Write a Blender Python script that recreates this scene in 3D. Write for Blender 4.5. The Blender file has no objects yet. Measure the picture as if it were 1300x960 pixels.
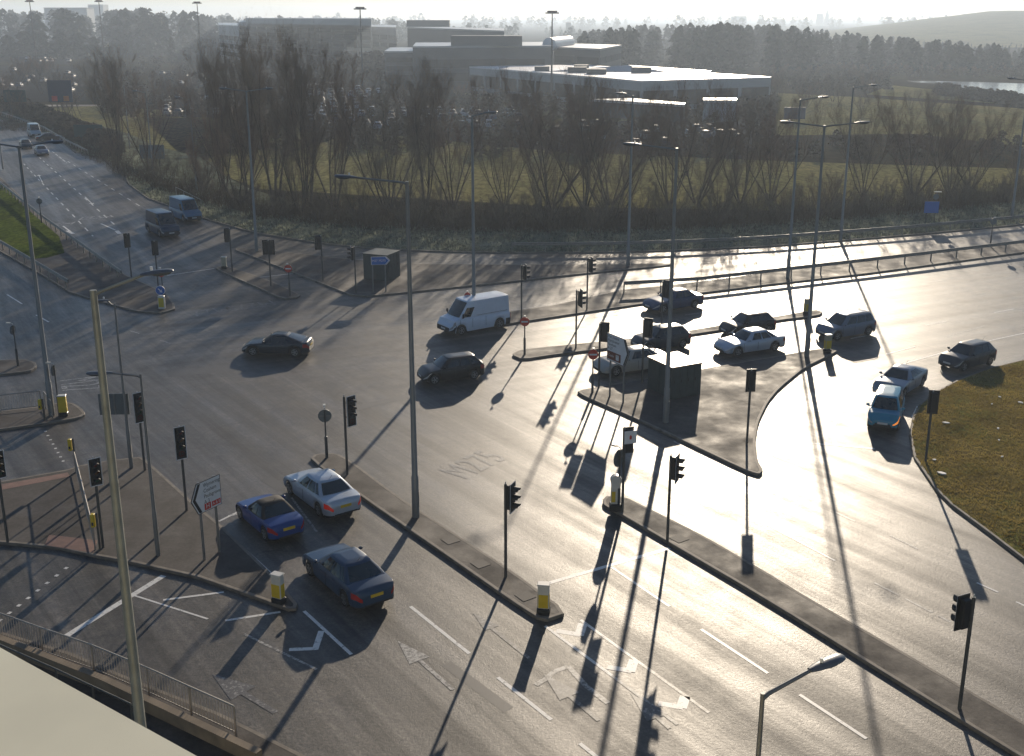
import bpy, bmesh, math, random
import numpy as np
from mathutils import Vector, Matrix
random.seed(7); np.random.seed(7)
R = math.radians
scene = bpy.context.scene
COL = scene.collection

# ------------------------------------------------------------------ camera
H = 21.0; F = 1409.0; CX, CY = 650.0, 435.0
PITCH = math.atan(413 / 1409)
cp, sp = math.cos(PITCH), math.sin(PITCH)
cam = bpy.data.cameras.new('camera'); co = bpy.data.objects.new('camera', cam); COL.objects.link(co)
co.location = (0, 0, H); co.rotation_euler = (R(90) - PITCH, 0, 0)
cam.sensor_width = 36; cam.lens = 36 * F / 1300
cam.shift_y = -45 / 1300; cam.clip_end = 12000; cam.clip_start = 0.2
scene.camera = co

def G(px, py, z=0.0):
    """ground point (at height z) that stands at a given spot of the survey photograph"""
    X = (px - CX) / F; Y = (CY - py) / F
    dy = cp + Y * sp; dz = -sp + Y * cp
    t = (z - H) / dz
    return Vector((X * t, dy * t, z))
def g2(px, py, z=0.0):
    v = G(px, py, z); return (v.x, v.y)

# ------------------------------------------------------------------ materials
def lin(c):
    return c if len(c) == 4 else (c[0], c[1], c[2], 1)
def new_mat(name):
    m = bpy.data.materials.new(name); m.use_nodes = True
    nt = m.node_tree; b = nt.nodes['Principled BSDF']
    return m, nt, b
def N(nt, t, **kw):
    n = nt.nodes.new(t)
    for k, v in kw.items():
        if k in n.inputs.keys() if hasattr(n.inputs, 'keys') else False: n.inputs[k].default_value = v
        else: setattr(n, k, v)
    return n
def ramp(nt, fac, stops):
    r = nt.nodes.new('ShaderNodeValToRGB'); e = r.color_ramp.elements
    while len(e) < len(stops): e.new(0.5)
    for i, (p, c) in enumerate(stops):
        e[i].position = p; e[i].color = lin(c) if not isinstance(c, (int, float)) else (c, c, c, 1)
    nt.links.new(fac, r.inputs[0]); return r
def noise(nt, scale, vec=None, detail=4, rough=0.55):
    n = nt.nodes.new('ShaderNodeTexNoise'); n.inputs['Scale'].default_value = scale
    n.inputs['Detail'].default_value = detail; n.inputs['Roughness'].default_value = rough
    if vec is not None: nt.links.new(vec, n.inputs['Vector'])
    return n
def mixc(nt, f, a, b):
    m = nt.nodes.new('ShaderNodeMix'); m.data_type = 'RGBA'
    for sock, v in ((m.inputs[0], f), (m.inputs[6], a), (m.inputs[7], b)):
        if hasattr(v, 'is_linked') or isinstance(v, bpy.types.NodeSocket): nt.links.new(v, sock)
        else: sock.default_value = lin(v) if not isinstance(v, (int, float)) else v
    return m.outputs[2]
def math_(nt, op, a, b=0.0, c=None):
    m = nt.nodes.new('ShaderNodeMath'); m.operation = op
    vals = (a, b) if c is None else (a, b, c)
    for i, v in enumerate(vals):
        if isinstance(v, bpy.types.NodeSocket): nt.links.new(v, m.inputs[i])
        else: m.inputs[i].default_value = v
    return m.outputs[0]
def obj_vec(nt, scale=(1, 1, 1), rot=0.0):
    tc = nt.nodes.new('ShaderNodeTexCoord'); mp = nt.nodes.new('ShaderNodeMapping'); mp.vector_type = 'POINT'
    # rotate first, then stretch
    m2 = nt.nodes.new('ShaderNodeMapping')
    mp.inputs['Rotation'].default_value = (0, 0, rot); m2.inputs['Scale'].default_value = scale
    nt.links.new(tc.outputs['Object'], mp.inputs[0]); nt.links.new(mp.outputs[0], m2.inputs[0])
    return m2.outputs[0]
def bump(nt, b, h, strength=0.3, dist=0.02):
    bp = nt.nodes.new('ShaderNodeBump'); bp.inputs['Strength'].default_value = strength
    bp.inputs['Distance'].default_value = dist
    nt.links.new(h, bp.inputs['Height']); nt.links.new(bp.outputs[0], b.inputs['Normal'])

def simple(name, col, rough=0.5, metal=0.0, var=0.12, scale=3.0, coat=0.0, spec=0.5, emit=None, rvar=0.0):
    m, nt, b = new_mat(name)
    n = noise(nt, scale, obj_vec(nt), 4)
    c0 = tuple(max(0, c * (1 - var)) for c in col[:3]); c1 = tuple(min(1, c * (1 + var)) for c in col[:3])
    r = ramp(nt, n.outputs[0], [(0.3, c0), (0.7, c1)])
    nt.links.new(r.outputs[0], b.inputs['Base Color'])
    b.inputs['Roughness'].default_value = rough; b.inputs['Metallic'].default_value = metal
    b.inputs['Coat Weight'].default_value = coat; b.inputs['Coat Roughness'].default_value = 0.06
    b.inputs['Specular IOR Level'].default_value = spec
    if rvar:
        rr = ramp(nt, n.outputs[0], [(0.3, max(0, rough - rvar)), (0.7, min(1, rough + rvar))])
        nt.links.new(rr.outputs[0], b.inputs['Roughness'])
    if emit:
        b.inputs['Emission Color'].default_value = lin(emit[0]); b.inputs['Emission Strength'].default_value = emit[1]
    return m

def ang(p, q):
    a, b = G(*p), G(*q); return math.atan2(b.y - a.y, b.x - a.x)
A_NEAR = ang((521, 770), (632, 860))      # direction of the lanes below the junction
A_RIGHT = ang((1100, 347), (1300, 322))   # lanes leaving to the right
A_LEFT = ang((60, 200), (160, 300))

def road_mat():
    m, nt, b = new_mat('asphalt')
    tc = nt.nodes.new('ShaderNodeTexCoord'); sep = nt.nodes.new('ShaderNodeSeparateXYZ')
    nt.links.new(tc.outputs['Object'], sep.inputs[0])
    # lane direction by district: near lanes below the junction, right-hand lanes beyond
    s1 = noise(nt, 1.0, obj_vec(nt, (0.035, 0.75, 1), -A_NEAR), 5, 0.6)
    s2 = noise(nt, 1.0, obj_vec(nt, (0.03, 0.6, 1), -A_RIGHT), 5, 0.6)
    s3 = noise(nt, 1.0, obj_vec(nt, (0.03, 0.7, 1), -A_LEFT), 5, 0.6)
    ydist = math_(nt, 'MULTIPLY_ADD', sep.outputs[0], 0.25, sep.outputs[1])
    f = nt.nodes.new('ShaderNodeMapRange'); f.inputs[1].default_value = 56; f.inputs[2].default_value = 66
    nt.links.new(ydist, f.inputs[0])
    mx = nt.nodes.new('ShaderNodeMix'); mx.data_type = 'FLOAT'
    nt.links.new(f.outputs[0], mx.inputs[0]); nt.links.new(s1.outputs[0], mx.inputs[2]); nt.links.new(s2.outputs[0], mx.inputs[3])
    f3 = nt.nodes.new('ShaderNodeMapRange'); f3.inputs[1].default_value = -22; f3.inputs[2].default_value = -32
    nt.links.new(sep.outputs[0], f3.inputs[0])
    mx3 = nt.nodes.new('ShaderNodeMix'); mx3.data_type = 'FLOAT'
    nt.links.new(f3.outputs[0], mx3.inputs[0]); nt.links.new(mx.outputs[0], mx3.inputs[2]); nt.links.new(s3.outputs[0], mx3.inputs[3])
    fineS = noise(nt, 1.0, obj_vec(nt, (0.12, 3.2, 1), -A_NEAR), 4, 0.7)
    streak = math_(nt, 'MULTIPLY_ADD', math_(nt, 'SUBTRACT', fineS.outputs[0], 0.5), 0.35, mx3.outputs[0])
    big = noise(nt, 0.09, obj_vec(nt), 5, 0.6)
    mid = noise(nt, 0.7, obj_vec(nt), 6, 0.65); mot = noise(nt, 1.9, obj_vec(nt), 8, 0.78)
    grain = noise(nt, 9.0, obj_vec(nt), 6, 0.75)
    fine = noise(nt, 38.0, obj_vec(nt), 2, 0.6)
    base = ramp(nt, streak, [(0.30, (0.026, 0.025, 0.025)), (0.47, (0.054, 0.049, 0.042)), (0.56, (0.074, 0.065, 0.054)), (0.70, (0.125, 0.110, 0.090))])
    patch = ramp(nt, big.outputs[0], [(0.35, (0.72, 0.74, 0.80)), (0.65, (1.18, 1.12, 1.02))])
    mul = nt.nodes.new('ShaderNodeMix'); mul.data_type = 'RGBA'; mul.blend_type = 'MULTIPLY'; mul.inputs[0].default_value = 1
    nt.links.new(base.outputs[0], mul.inputs[6]); nt.links.new(patch.outputs[0], mul.inputs[7])
    gr = ramp(nt, grain.outputs[0], [(0.32, 0.35), (0.68, 1.7)])
    mul2 = nt.nodes.new('ShaderNodeMix'); mul2.data_type = 'RGBA'; mul2.blend_type = 'MULTIPLY'; mul2.inputs[0].default_value = 1
    nt.links.new(mul.outputs[2], mul2.inputs[6]); nt.links.new(gr.outputs[0], mul2.inputs[7])
    mt = ramp(nt, mot.outputs[0], [(0.36, 0.62), (0.5, 1.0), (0.66, 1.5)])
    mul_m = nt.nodes.new('ShaderNodeMix'); mul_m.data_type = 'RGBA'; mul_m.blend_type = 'MULTIPLY'; mul_m.inputs[0].default_value = 1
    nt.links.new(mul2.outputs[2], mul_m.inputs[6]); nt.links.new(mt.outputs[0], mul_m.inputs[7]); mul2 = mul_m
    # tar seams and cracks
    vo = nt.nodes.new('ShaderNodeTexVoronoi'); vo.feature = 'DISTANCE_TO_EDGE'; vo.inputs['Scale'].default_value = 0.11
    wob = noise(nt, 0.5, obj_vec(nt), 4); va = nt.nodes.new('ShaderNodeMix'); va.data_type = 'RGBA'; va.blend_type = 'LINEAR_LIGHT'
    va.inputs[0].default_value = 0.9; nt.links.new(obj_vec(nt), va.inputs[6]); nt.links.new(wob.outputs[1], va.inputs[7])
    nt.links.new(va.outputs[2], vo.inputs['Vector'])
    cr = ramp(nt, vo.outputs['Distance'], [(0.0, 0.45), (0.012, 1.0)])
    mul3 = nt.nodes.new('ShaderNodeMix'); mul3.data_type = 'RGBA'; mul3.blend_type = 'MULTIPLY'; mul3.inputs[0].default_value = 0.7
    nt.links.new(mul2.outputs[2], mul3.inputs[6]); nt.links.new(cr.outputs[0], mul3.inputs[7])
    nt.links.new(mul3.outputs[2], b.inputs['Base Color'])
    rsum = math_(nt, 'MULTIPLY_ADD', streak, -0.30, ROAD_ROUGH + 0.15)
    rsum2 = math_(nt, 'MULTIPLY_ADD', mid.outputs[0], 0.22, rsum)
    rsum3 = math_(nt, 'MULTIPLY_ADD', grain.outputs[0], 0.3, math_(nt, 'SUBTRACT', rsum2, 0.26))
    nt.links.new(rsum3, b.inputs['Roughness'])
    nt.links.new(ramp(nt, streak, [(0.36, 0.32), (0.5, 0.46), (0.62, 0.60)]).outputs[0], b.inputs['Specular IOR Level'])
    hsum = math_(nt, 'MULTIPLY_ADD', fine.outputs[0], 0.5, grain.outputs[0])
    bump(nt, b, hsum, 0.45, 0.022)
    return m
ROAD_ROUGH = 0.47

def paving_mat():
    m, nt, b = new_mat('paving')
    n1 = noise(nt, 0.5, obj_vec(nt), 6, 0.65); n2 = noise(nt, 7, obj_vec(nt), 5, 0.7)
    c = ramp(nt, n1.outputs[0], [(0.3, (0.036, 0.030, 0.026)), (0.55, (0.062, 0.052, 0.044)), (0.75, (0.10, 0.086, 0.072))])
    g = ramp(nt, n2.outputs[0], [(0.3, 0.7), (0.7, 1.3)])
    mul = nt.nodes.new('ShaderNodeMix'); mul.data_type = 'RGBA'; mul.blend_type = 'MULTIPLY'; mul.inputs[0].default_value = 1
    nt.links.new(c.outputs[0], mul.inputs[6]); nt.links.new(g.outputs[0], mul.inputs[7])
    nt.links.new(mul.outputs[2], b.inputs['Base Color'])
    rr = ramp(nt, n1.outputs[0], [(0.35, 0.85), (0.7, 0.6)]); nt.links.new(rr.outputs[0], b.inputs['Roughness'])
    b.inputs['Specular IOR Level'].default_value = 0.35
    bump(nt, b, n2.outputs[0], 0.4, 0.02)
    return m
def marking_mat(name='road_paint', amt=0.34, col=(0.70, 0.68, 0.63)):
    m, nt, b = new_mat(name)
    n = noise(nt, 5, obj_vec(nt), 8, 0.75)
    r = ramp(nt, n.outputs[0], [(amt, (0.075, 0.07, 0.065)), (amt + 0.12, col)])
    nt.links.new(r.outputs[0], b.inputs['Base Color']); b.inputs['Roughness'].default_value = 0.46; b.inputs['Specular IOR Level'].default_value = 0.6
    return m
def grass_mat(name, c0, c1, c2, s=0.25, straw=(0.2, 0.17, 0.08), bmp=0.8):
    m, nt, b = new_mat(name)
    n1 = noise(nt, s, obj_vec(nt), 6, 0.65); n2 = noise(nt, s * 24, obj_vec(nt, (1, 0.45, 1)), 5, 0.75)
    c = ramp(nt, n1.outputs[0], [(0.3, c0), (0.5, c1), (0.72, c2)])
    g = ramp(nt, n2.outputs[0], [(0.32, 0.35), (0.5, 0.95), (0.72, 1.7)])
    mul = nt.nodes.new('ShaderNodeMix'); mul.data_type = 'RGBA'; mul.blend_type = 'MULTIPLY'; mul.inputs[0].default_value = 1
    nt.links.new(c.outputs[0], mul.inputs[6]); nt.links.new(g.outputs[0], mul.inputs[7])
    nt.links.new(mul.outputs[2], b.inputs['Base Color'])
    b.inputs['Roughness'].default_value = 1.0; b.inputs['Specular IOR Level'].default_value = 0.0
    bump(nt, b, n2.outputs[0], bmp, 0.1)
    return m

M = {}
M['asphalt'] = road_mat()
M['paving'] = paving_mat()
M['paint'] = marking_mat()
M['paint_faint'] = marking_mat('worn_road_paint', 0.44, (0.42, 0.40, 0.36))
M['paint_ghost'] = marking_mat('nearly_worn_away_paint', 0.50, (0.34, 0.32, 0.29))
M['kerb'] = simple('kerb_stone', (0.17, 0.145, 0.115), 0.75, var=0.35, scale=2.2)
M['grass_rough'] = grass_mat('rough_winter_grass', (0.20, 0.135, 0.055), (0.24, 0.185, 0.065), (0.17, 0.20, 0.05), 0.3)
M['grass_lush'] = grass_mat('short_green_grass', (0.05, 0.065, 0.012), (0.075, 0.105, 0.015), (0.10, 0.12, 0.02), 0.12, bmp=0.5)
M['verge'] = grass_mat('frosted_verge_grass', (0.07, 0.075, 0.045), (0.12, 0.13, 0.085), (0.22, 0.24, 0.19), 0.3)
M['field'] = grass_mat('field_grass', (0.11, 0.105, 0.04), (0.17, 0.155, 0.06), (0.22, 0.19, 0.08), 0.05, bmp=0.3)
M['ground'] = grass_mat('scrub_ground', (0.022, 0.018, 0.011), (0.034, 0.028, 0.015), (0.042, 0.044, 0.018), 0.03)
M['car_park'] = simple('car_park_tarmac', (0.030, 0.030, 0.030), 1.0, var=0.2, scale=0.2, spec=0.0)
M['tactile'] = simple('pink_tactile_paving', (0.20, 0.11, 0.085), 0.8, var=0.2, scale=3)
M['galv'] = simple('galvanised_steel', (0.20, 0.205, 0.205), 0.5, 0.5, var=0.15, scale=1.2, rvar=0.08)
M['post_warm'] = simple('weathered_column_paint', (0.27, 0.27, 0.225), 0.5, 0.25, var=0.2, scale=1.5)
M['dark_post'] = simple('grey_post_paint', (0.075, 0.08, 0.08), 0.5, 0.3, var=0.2)
M['black'] = simple('black_plastic', (0.012, 0.013, 0.014), 0.45, var=0.2)
M['lamp_grey'] = simple('lamp_housing', (0.14, 0.15, 0.16), 0.4, 0.4, var=0.1)
M['lamp_glass'] = simple('lamp_lens', (0.10, 0.11, 0.12), 0.15, var=0.05)
M['white'] = simple('white_enamel', (0.72, 0.73, 0.74), 0.45, var=0.05)
M['sign_back'] = simple('sign_back_aluminium', (0.12, 0.145, 0.16), 0.45, 0.3, var=0.08)
M['sign_red'] = simple('sign_red', (0.55, 0.035, 0.02), 0.45, var=0.06)
M['sign_blue'] = simple('sign_blue', (0.015, 0.13, 0.45), 0.4, var=0.06)
M['sign_brown'] = simple('sign_brown', (0.18, 0.05, 0.025), 0.45, var=0.06)
M['sign_green'] = simple('sign_green', (0.01, 0.05, 0.045), 0.5, var=0.1)
M['sign_black'] = simple('sign_black', (0.012, 0.012, 0.012), 0.5, var=0.05)
M['yellow'] = simple('bollard_yellow', (0.62, 0.44, 0.02), 0.4, var=0.08)
M['bollard_white'] = simple('bollard_white', (0.60, 0.58, 0.52), 0.4, var=0.1)
M['cream_box'] = simple('bollard_cream', (0.40, 0.35, 0.24), 0.45, var=0.1)
M['lens_red'] = simple('signal_red_lens', (0.10, 0.012, 0.01), 0.2, var=0.1)
M['lens_amber'] = simple('signal_amber_lens', (0.11, 0.05, 0.008), 0.2, var=0.1)
M['lens_green'] = simple('signal_green_lens', (0.01, 0.06, 0.035), 0.2, var=0.1)
M['glass'] = simple('car_glass', (0.014, 0.026, 0.030), 0.06, var=0.1, spec=0.8)
M['tyre'] = simple('tyre_rubber', (0.018, 0.018, 0.018), 0.8, var=0.2)
M['rim'] = simple('alloy_rim', (0.30, 0.31, 0.32), 0.35, 0.8, var=0.1)
M['trim'] = simple('car_trim', (0.02, 0.021, 0.022), 0.55, var=0.1)
M['chrome'] = simple('headlamp', (0.45, 0.47, 0.48), 0.12, 0.3, var=0.1)
M['tail'] = simple('tail_lamp', (0.35, 0.02, 0.015), 0.2, var=0.1)
M['tail_lit'] = simple('lit_tail_lamp', (0.5, 0.02, 0.015), 0.2, var=0.1, emit=((1, 0.06, 0.03), .06))
M['amber_lit'] = simple('lit_indicator', (0.8, 0.3, 0.05), 0.2, var=0.1, emit=((1, 0.32, 0.05), .5))
M['plate_y'] = simple('yellow_number_plate', (0.62, 0.42, 0.02), 0.45, var=0.05)
M['plate_w'] = simple('white_number_plate', (0.6, 0.6, 0.58), 0.45, var=0.05)
M['softtop'] = simple('black_canvas', (0.022, 0.020, 0.018), 0.8, var=0.25, scale=5)
M['cab_green'] = simple('green_cabinet_paint', (0.035, 0.055, 0.055), 0.5, 0.1, var=0.15)
M['cab_top'] = simple('rusting_cabinet_roof', (0.26, 0.16, 0.11), 0.4, 0.1, var=0.45, scale=3)
M['cream_wall'] = simple('cream_parapet', (0.78, 0.73, 0.54), 0.65, var=0.10, scale=1.6)
M['edge_lime'] = simple('parapet_coping', (0.70, 0.70, 0.50), 0.6, var=0.04)
M['wall_stone'] = simple('concrete_wall', (0.20, 0.155, 0.105), 0.8, var=0.3, scale=1.2)
M['fence_grey'] = simple('railing_steel', (0.33, 0.31, 0.28), 0.5, 0.4, var=0.15)
M['barrier'] = simple('crash_barrier_steel', (0.26, 0.235, 0.195), 0.55, 0.2, var=0.25, rvar=0.1)
M['bark'] = simple('bark', (0.075, 0.060, 0.045), 0.9, var=0.35, scale=1.5, spec=0.2)
M['twig'] = simple('twigs', (0.17, 0.125, 0.082), 0.85, var=0.3, scale=0.8, spec=0.2)
M['twig2'] = simple('reddish_twigs', (0.18, 0.115, 0.075), 0.85, var=0.3, scale=0.8, spec=0.2)
M['ivy'] = simple('dark_evergreen', (0.025, 0.035, 0.018), 0.8, var=0.5, scale=0.6, spec=0.2)
M['pine'] = simple('pine_needles', (0.025, 0.038, 0.022), 0.85, var=0.4, scale=0.3, spec=0.15)
M['bramble'] = simple('bramble_stems', (0.11, 0.08, 0.045), 0.9, var=0.4, scale=0.4, spec=0.15)
M['roof_white'] = simple('white_roof_membrane', (0.72, 0.70, 0.70), 0.38, var=0.05, scale=0.1)
M['roof_grey'] = simple('grey_roof', (0.32, 0.33, 0.34), 0.35, 0.2, var=0.1, scale=0.1)
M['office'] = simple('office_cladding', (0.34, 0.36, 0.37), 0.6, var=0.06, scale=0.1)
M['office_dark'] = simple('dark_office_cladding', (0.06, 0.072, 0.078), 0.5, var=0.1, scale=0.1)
M['office_glass'] = simple('office_glazing', (0.02, 0.028, 0.032), 0.5, var=0.1, scale=0.1, spec=0.2)
M['mast_red'] = simple('mast_head_red', (0.12, 0.04, 0.035), 0.5)
M['board_dark'] = simple('billboard_face', (0.03, 0.045, 0.08), 0.5)
M['orange'] = simple('orange_panel', (0.45, 0.15, 0.02), 0.5)
M['timber'] = simple('timber_strut', (0.13, 0.10, 0.07), 0.8, var=0.3)
M['water'] = simple('lake_water', (0.05, 0.06, 0.07), 0.15, var=0.1)
M['manhole'] = simple('cast_iron_cover', (0.045, 0.038, 0.033), 0.75, 0.0, var=0.2)
M['ice'] = simple('litter_white', (0.6, 0.6, 0.58), 0.6)
for nm, c in dict(navy=(0.022, 0.050, 0.10), blue=(0.010, 0.045, 0.20), silver=(0.42, 0.47, 0.53), darkteal=(0.010, 0.022, 0.035),
                  black=(0.010, 0.011, 0.012), steel=(0.16, 0.19, 0.24), teal=(0.015, 0.22, 0.34), whitevan=(0.62, 0.68, 0.76),
                  beige=(0.36, 0.34, 0.30), slate=(0.05, 0.055, 0.06), vanblue=(0.010, 0.045, 0.085), vanlight=(0.055, 0.17, 0.28),
                  silverblue=(0.26, 0.29, 0.33), midblue=(0.015, 0.045, 0.11), paleblue=(0.3, 0.4, 0.45)).items():
    M['car_' + nm] = simple('car_paint_' + nm, c, 0.3, 0.3 if nm in ('silver', 'silverblue', 'steel') else 0.0, var=0.04, coat=0.3, spec=0.25)

# ------------------------------------------------------------------ mesh helper
class MB:
    def __init__(s): s.v = []; s.f = []; s.m = []; s.mats = []; s.sm = []
    def mi(s, mat):
        if mat is None: return 0
        if mat not in s.mats: s.mats.append(mat)
        return s.mats.index(mat)
    def add(s, vs, fs, mat=None, smooth=False, T=None):
        o = len(s.v); k = s.mi(mat)
        for v in vs: s.v.append(tuple(T @ Vector(v)) if T is not None else tuple(v))
        for f in fs: s.f.append(tuple(i + o for i in f)); s.m.append(k); s.sm.append(smooth)
        return s
    def box(s, x0, x1, y0, y1, z0, z1, mat=None, T=None, bev=0.0):
        b = bev
        if b <= 0:
            vs = [(x, y, z) for z in (z0, z1) for y in (y0, y1) for x in (x0, x1)]
            fs = [(0, 2, 3, 1), (4, 5, 7, 6), (0, 1, 5, 4), (2, 6, 7, 3), (0, 4, 6, 2), (1, 3, 7, 5)]
            return s.add(vs, fs, mat, False, T)
        pl = [(x0 + b, y0), (x1 - b, y0), (x1, y0 + b), (x1, y1 - b), (x1 - b, y1), (x0 + b, y1), (x0, y1 - b), (x0, y0 + b)]
        cx, cy = (x0 + x1) / 2, (y0 + y1) / 2
        sx, sy = (abs(x1 - x0) - 2 * b) / abs(x1 - x0), (abs(y1 - y0) - 2 * b) / abs(y1 - y0)
        rings = [(z0, sx, sy), (z0 + b, 1, 1), (z1 - b, 1, 1), (z1, sx, sy)]
        vs = [(cx + (x - cx) * a, cy + (y - cy) * c, z) for z, a, c in rings for x, y in pl]
        fs = [(r * 8 + i, r * 8 + (i + 1) % 8, r * 8 + 8 + (i + 1) % 8, r * 8 + 8 + i) for r in range(3) for i in range(8)]
        fs += [tuple(range(7, -1, -1)), tuple(range(24, 32))]
        return s.add(vs, fs, mat, False, T)
    def tube(s, pts, rad, mat=None, n=8, smooth=True, cap=True, T=None):
        pts = [Vector(p) for p in pts]
        if not hasattr(rad, '__len__'): rad = [rad] * len(pts)
        vs = []; fs = []; prev = None
        for i, p in enumerate(pts):
            d = (pts[min(i + 1, len(pts) - 1)] - pts[max(i - 1, 0)]).normalized()
            a = prev if prev is not None else (Vector((0, 0, 1)) if abs(d.z) < 0.9 else Vector((1, 0, 0)))
            u = (a - d * a.dot(d)).normalized(); w = d.cross(u); prev = u
            for k in range(n):
                t = 2 * math.pi * k / n
                vs.append(p + (u * math.cos(t) + w * math.sin(t)) * rad[i])
        for i in range(len(pts) - 1):
            for k in range(n):
                a, b = i * n + k, i * n + (k + 1) % n
                fs.append((a, b, b + n, a + n))
        if cap:
            fs.append(tuple(range(n - 1, -1, -1))); fs.append(tuple(range((len(pts) - 1) * n, len(pts) * n)))
        return s.add(vs, fs, mat, smooth, T)
    def prism(s, poly, z0, z1, mat=None, T=None, bottom=True):
        n = len(poly)
        vs = [(x, y, z0) for x, y in poly] + [(x, y, z1) for x, y in poly]
        fs = [(i, (i + 1) % n, n + (i + 1) % n, n + i) for i in range(n)] + [tuple(range(n, 2 * n))]
        if bottom: fs.append(tuple(range(n - 1, -1, -1)))
        return s.add(vs, fs, mat, False, T)
    def ball(s, c, r, mat=None, n=10, m=6, T=None):
        vs = []; fs = []
        for i in range(m + 1):
            ph = math.pi * i / m
            for k in range(n):
                th = 2 * math.pi * k / n
                vs.append((c[0] + r[0] * math.sin(ph) * math.cos(th), c[1] + r[1] * math.sin(ph) * math.sin(th), c[2] + r[2] * math.cos(ph)))
        for i in range(m):
            for k in range(n):
                fs.append((i * n + k, (i + 1) * n + k, (i + 1) * n + (k + 1) % n, i * n + (k + 1) % n))
        return s.add(vs, fs, mat, True, T)
    def build(s, name, mat=None, parent=None, loc=None, rz=0.0):
        me = bpy.data.meshes.new(name)
        me.from_pydata(s.v, [], s.f)
        if s.mats:
            for k in s.mats: me.materials.append(M[k])
            me.polygons.foreach_set('material_index', s.m)
        elif mat: me.materials.append(M[mat])
        me.polygons.foreach_set('use_smooth', s.sm)
        me.validate(); me.update()
        if any(s.sm):
            try: me.set_sharp_from_angle(angle=R(38))
            except Exception: pass
        o = bpy.data.objects.new(name, me); COL.objects.link(o)
        if parent is not None: o.parent = parent
        if loc is not None: o.location = loc
        if rz: o.rotation_euler = (0, 0, rz)
        return o

def tag(o, label=None, cat=None, group=None, kind=None):
    if label: o['label'] = label
    if cat: o['category'] = cat
    if group: o['group'] = group
    if kind: o['kind'] = kind
    return o
def empty(name, loc, rz=0.0, label=None, cat=None, group=None):
    o = bpy.data.objects.new(name, None); COL.objects.link(o); o.empty_display_size = 0.2
    o.location = loc; o.rotation_euler = (0, 0, rz)
    return tag(o, label, cat, group)
def copy_tree(o, parent=None):
    c = o.copy(); COL.objects.link(c); c.parent = parent
    for ch in KIDS(o): copy_tree(ch, c)
    return c
def KIDS(o): return list(o.children)

def flat_mesh(name, polys, mat, z, kind='structure', parent=None, label=None, cat=None):
    """polygon sheets (world xy) as one mesh, triangulated"""
    bm = bmesh.new()
    for poly in polys:
        vs = [bm.verts.new((p[0], p[1], z)) for p in poly]
        try: f = bm.faces.new(vs)
        except ValueError: continue
        if f.normal.z < 0: f.normal_flip()
    bmesh.ops.triangulate(bm, faces=bm.faces[:])
    bm.normal_update()
    for f in bm.faces:
        if f.normal.z < 0: f.normal_flip()
    me = bpy.data.meshes.new(name); bm.to_mesh(me); bm.free(); me.materials.append(M[mat])
    o = bpy.data.objects.new(name, me); COL.objects.link(o)
    if parent is not None: o.parent = parent
    if kind: o['kind'] = kind
    return tag(o, label, cat)

def area(p): return sum(p[i][0] * p[(i + 1) % len(p)][1] - p[(i + 1) % len(p)][0] * p[i][1] for i in range(len(p))) / 2
def chaikin(p, closed=True, it=1, keep=0.18):
    for _ in range(it):
        q = []
        n = len(p)
        for i in range(n if closed else n - 1):
            a, b = p[i], p[(i + 1) % n]
            q.append((a[0] + (b[0] - a[0]) * keep, a[1] + (b[1] - a[1]) * keep))
            q.append((b[0] - (b[0] - a[0]) * keep, b[1] - (b[1] - a[1]) * keep))
        p = q
    return p
def inset(p, d):
    n = len(p); out = []
    for i in range(n):
        a, b, c = Vector(p[i - 1]), Vector(p[i]), Vector(p[(i + 1) % n])
        e1 = (b - a).normalized(); e2 = (c - b).normalized()
        n1 = Vector((-e1.y, e1.x)); n2 = Vector((-e2.y, e2.x)); m = (n1 + n2)
        if m.length < 1e-5: m = n1
        m.normalize(); k = max(0.45, m.dot(n1))
        out.append(tuple(b + m * (d / k)))
    return out
KH = 0.12
def island(name, pix, smooth=1, top='paving', kw=0.15):
    p = [g2(x, y, KH) for x, y in pix]
    if area(p) < 0: p.reverse()
    if smooth: p = chaikin(p, True, smooth)
    q = inset(p, kw)
    o = flat_mesh(name, [q], top, KH)
    mb = MB(); n = len(p); r = inset(p, 0.02)
    vs = [(x, y, -0.03) for x, y in p] + [(x, y, KH - 0.02) for x, y in p] + [(x, y, KH + 0.003) for x, y in r] + [(x, y, KH + 0.003) for x, y in q] + [(x, y, KH - 0.04) for x, y in q]
    fs = [(k * n + i, k * n + (i + 1) % n, k * n + n + (i + 1) % n, k * n + n + i) for k in range(4) for i in range(n)]
    mb.add(vs, fs).build('kerb', 'kerb', o)
    return o

def leaf_mat(name, col, var=.45, scale=.4):
    m, nt, b = new_mat(name); nt.nodes.remove(b); out = nt.nodes['Material Output']
    n = noise(nt, scale, obj_vec(nt), 4); r = ramp(nt, n.outputs[0], [(.3, tuple(c * (1 - var) for c in col)), (.7, tuple(c * (1 + var) for c in col))])
    d = nt.nodes.new('ShaderNodeBsdfDiffuse'); t = nt.nodes.new('ShaderNodeBsdfTranslucent'); mx = nt.nodes.new('ShaderNodeMixShader'); mx.inputs[0].default_value = .5
    nt.links.new(r.outputs[0], d.inputs[0]); nt.links.new(r.outputs[0], t.inputs[0]); nt.links.new(d.outputs[0], mx.inputs[1]); nt.links.new(t.outputs[0], mx.inputs[2]); nt.links.new(mx.outputs[0], out.inputs[0])
    return m

M['asphalt_patch'] = simple('fresh_asphalt_patch', (0.048, 0.045, 0.042), 0.52, var=0.25, scale=9, rvar=.1)
M['asphalt_patch_old'] = simple('pale_asphalt_patch', (0.085, 0.078, 0.068), 0.55, var=0.3, scale=6, rvar=.1)
HAZE_D = 0.00042; HAZE_G = 0.40; SKY_S = 0.065; SUN_S = 4.1; EXPO = 0.5
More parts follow.
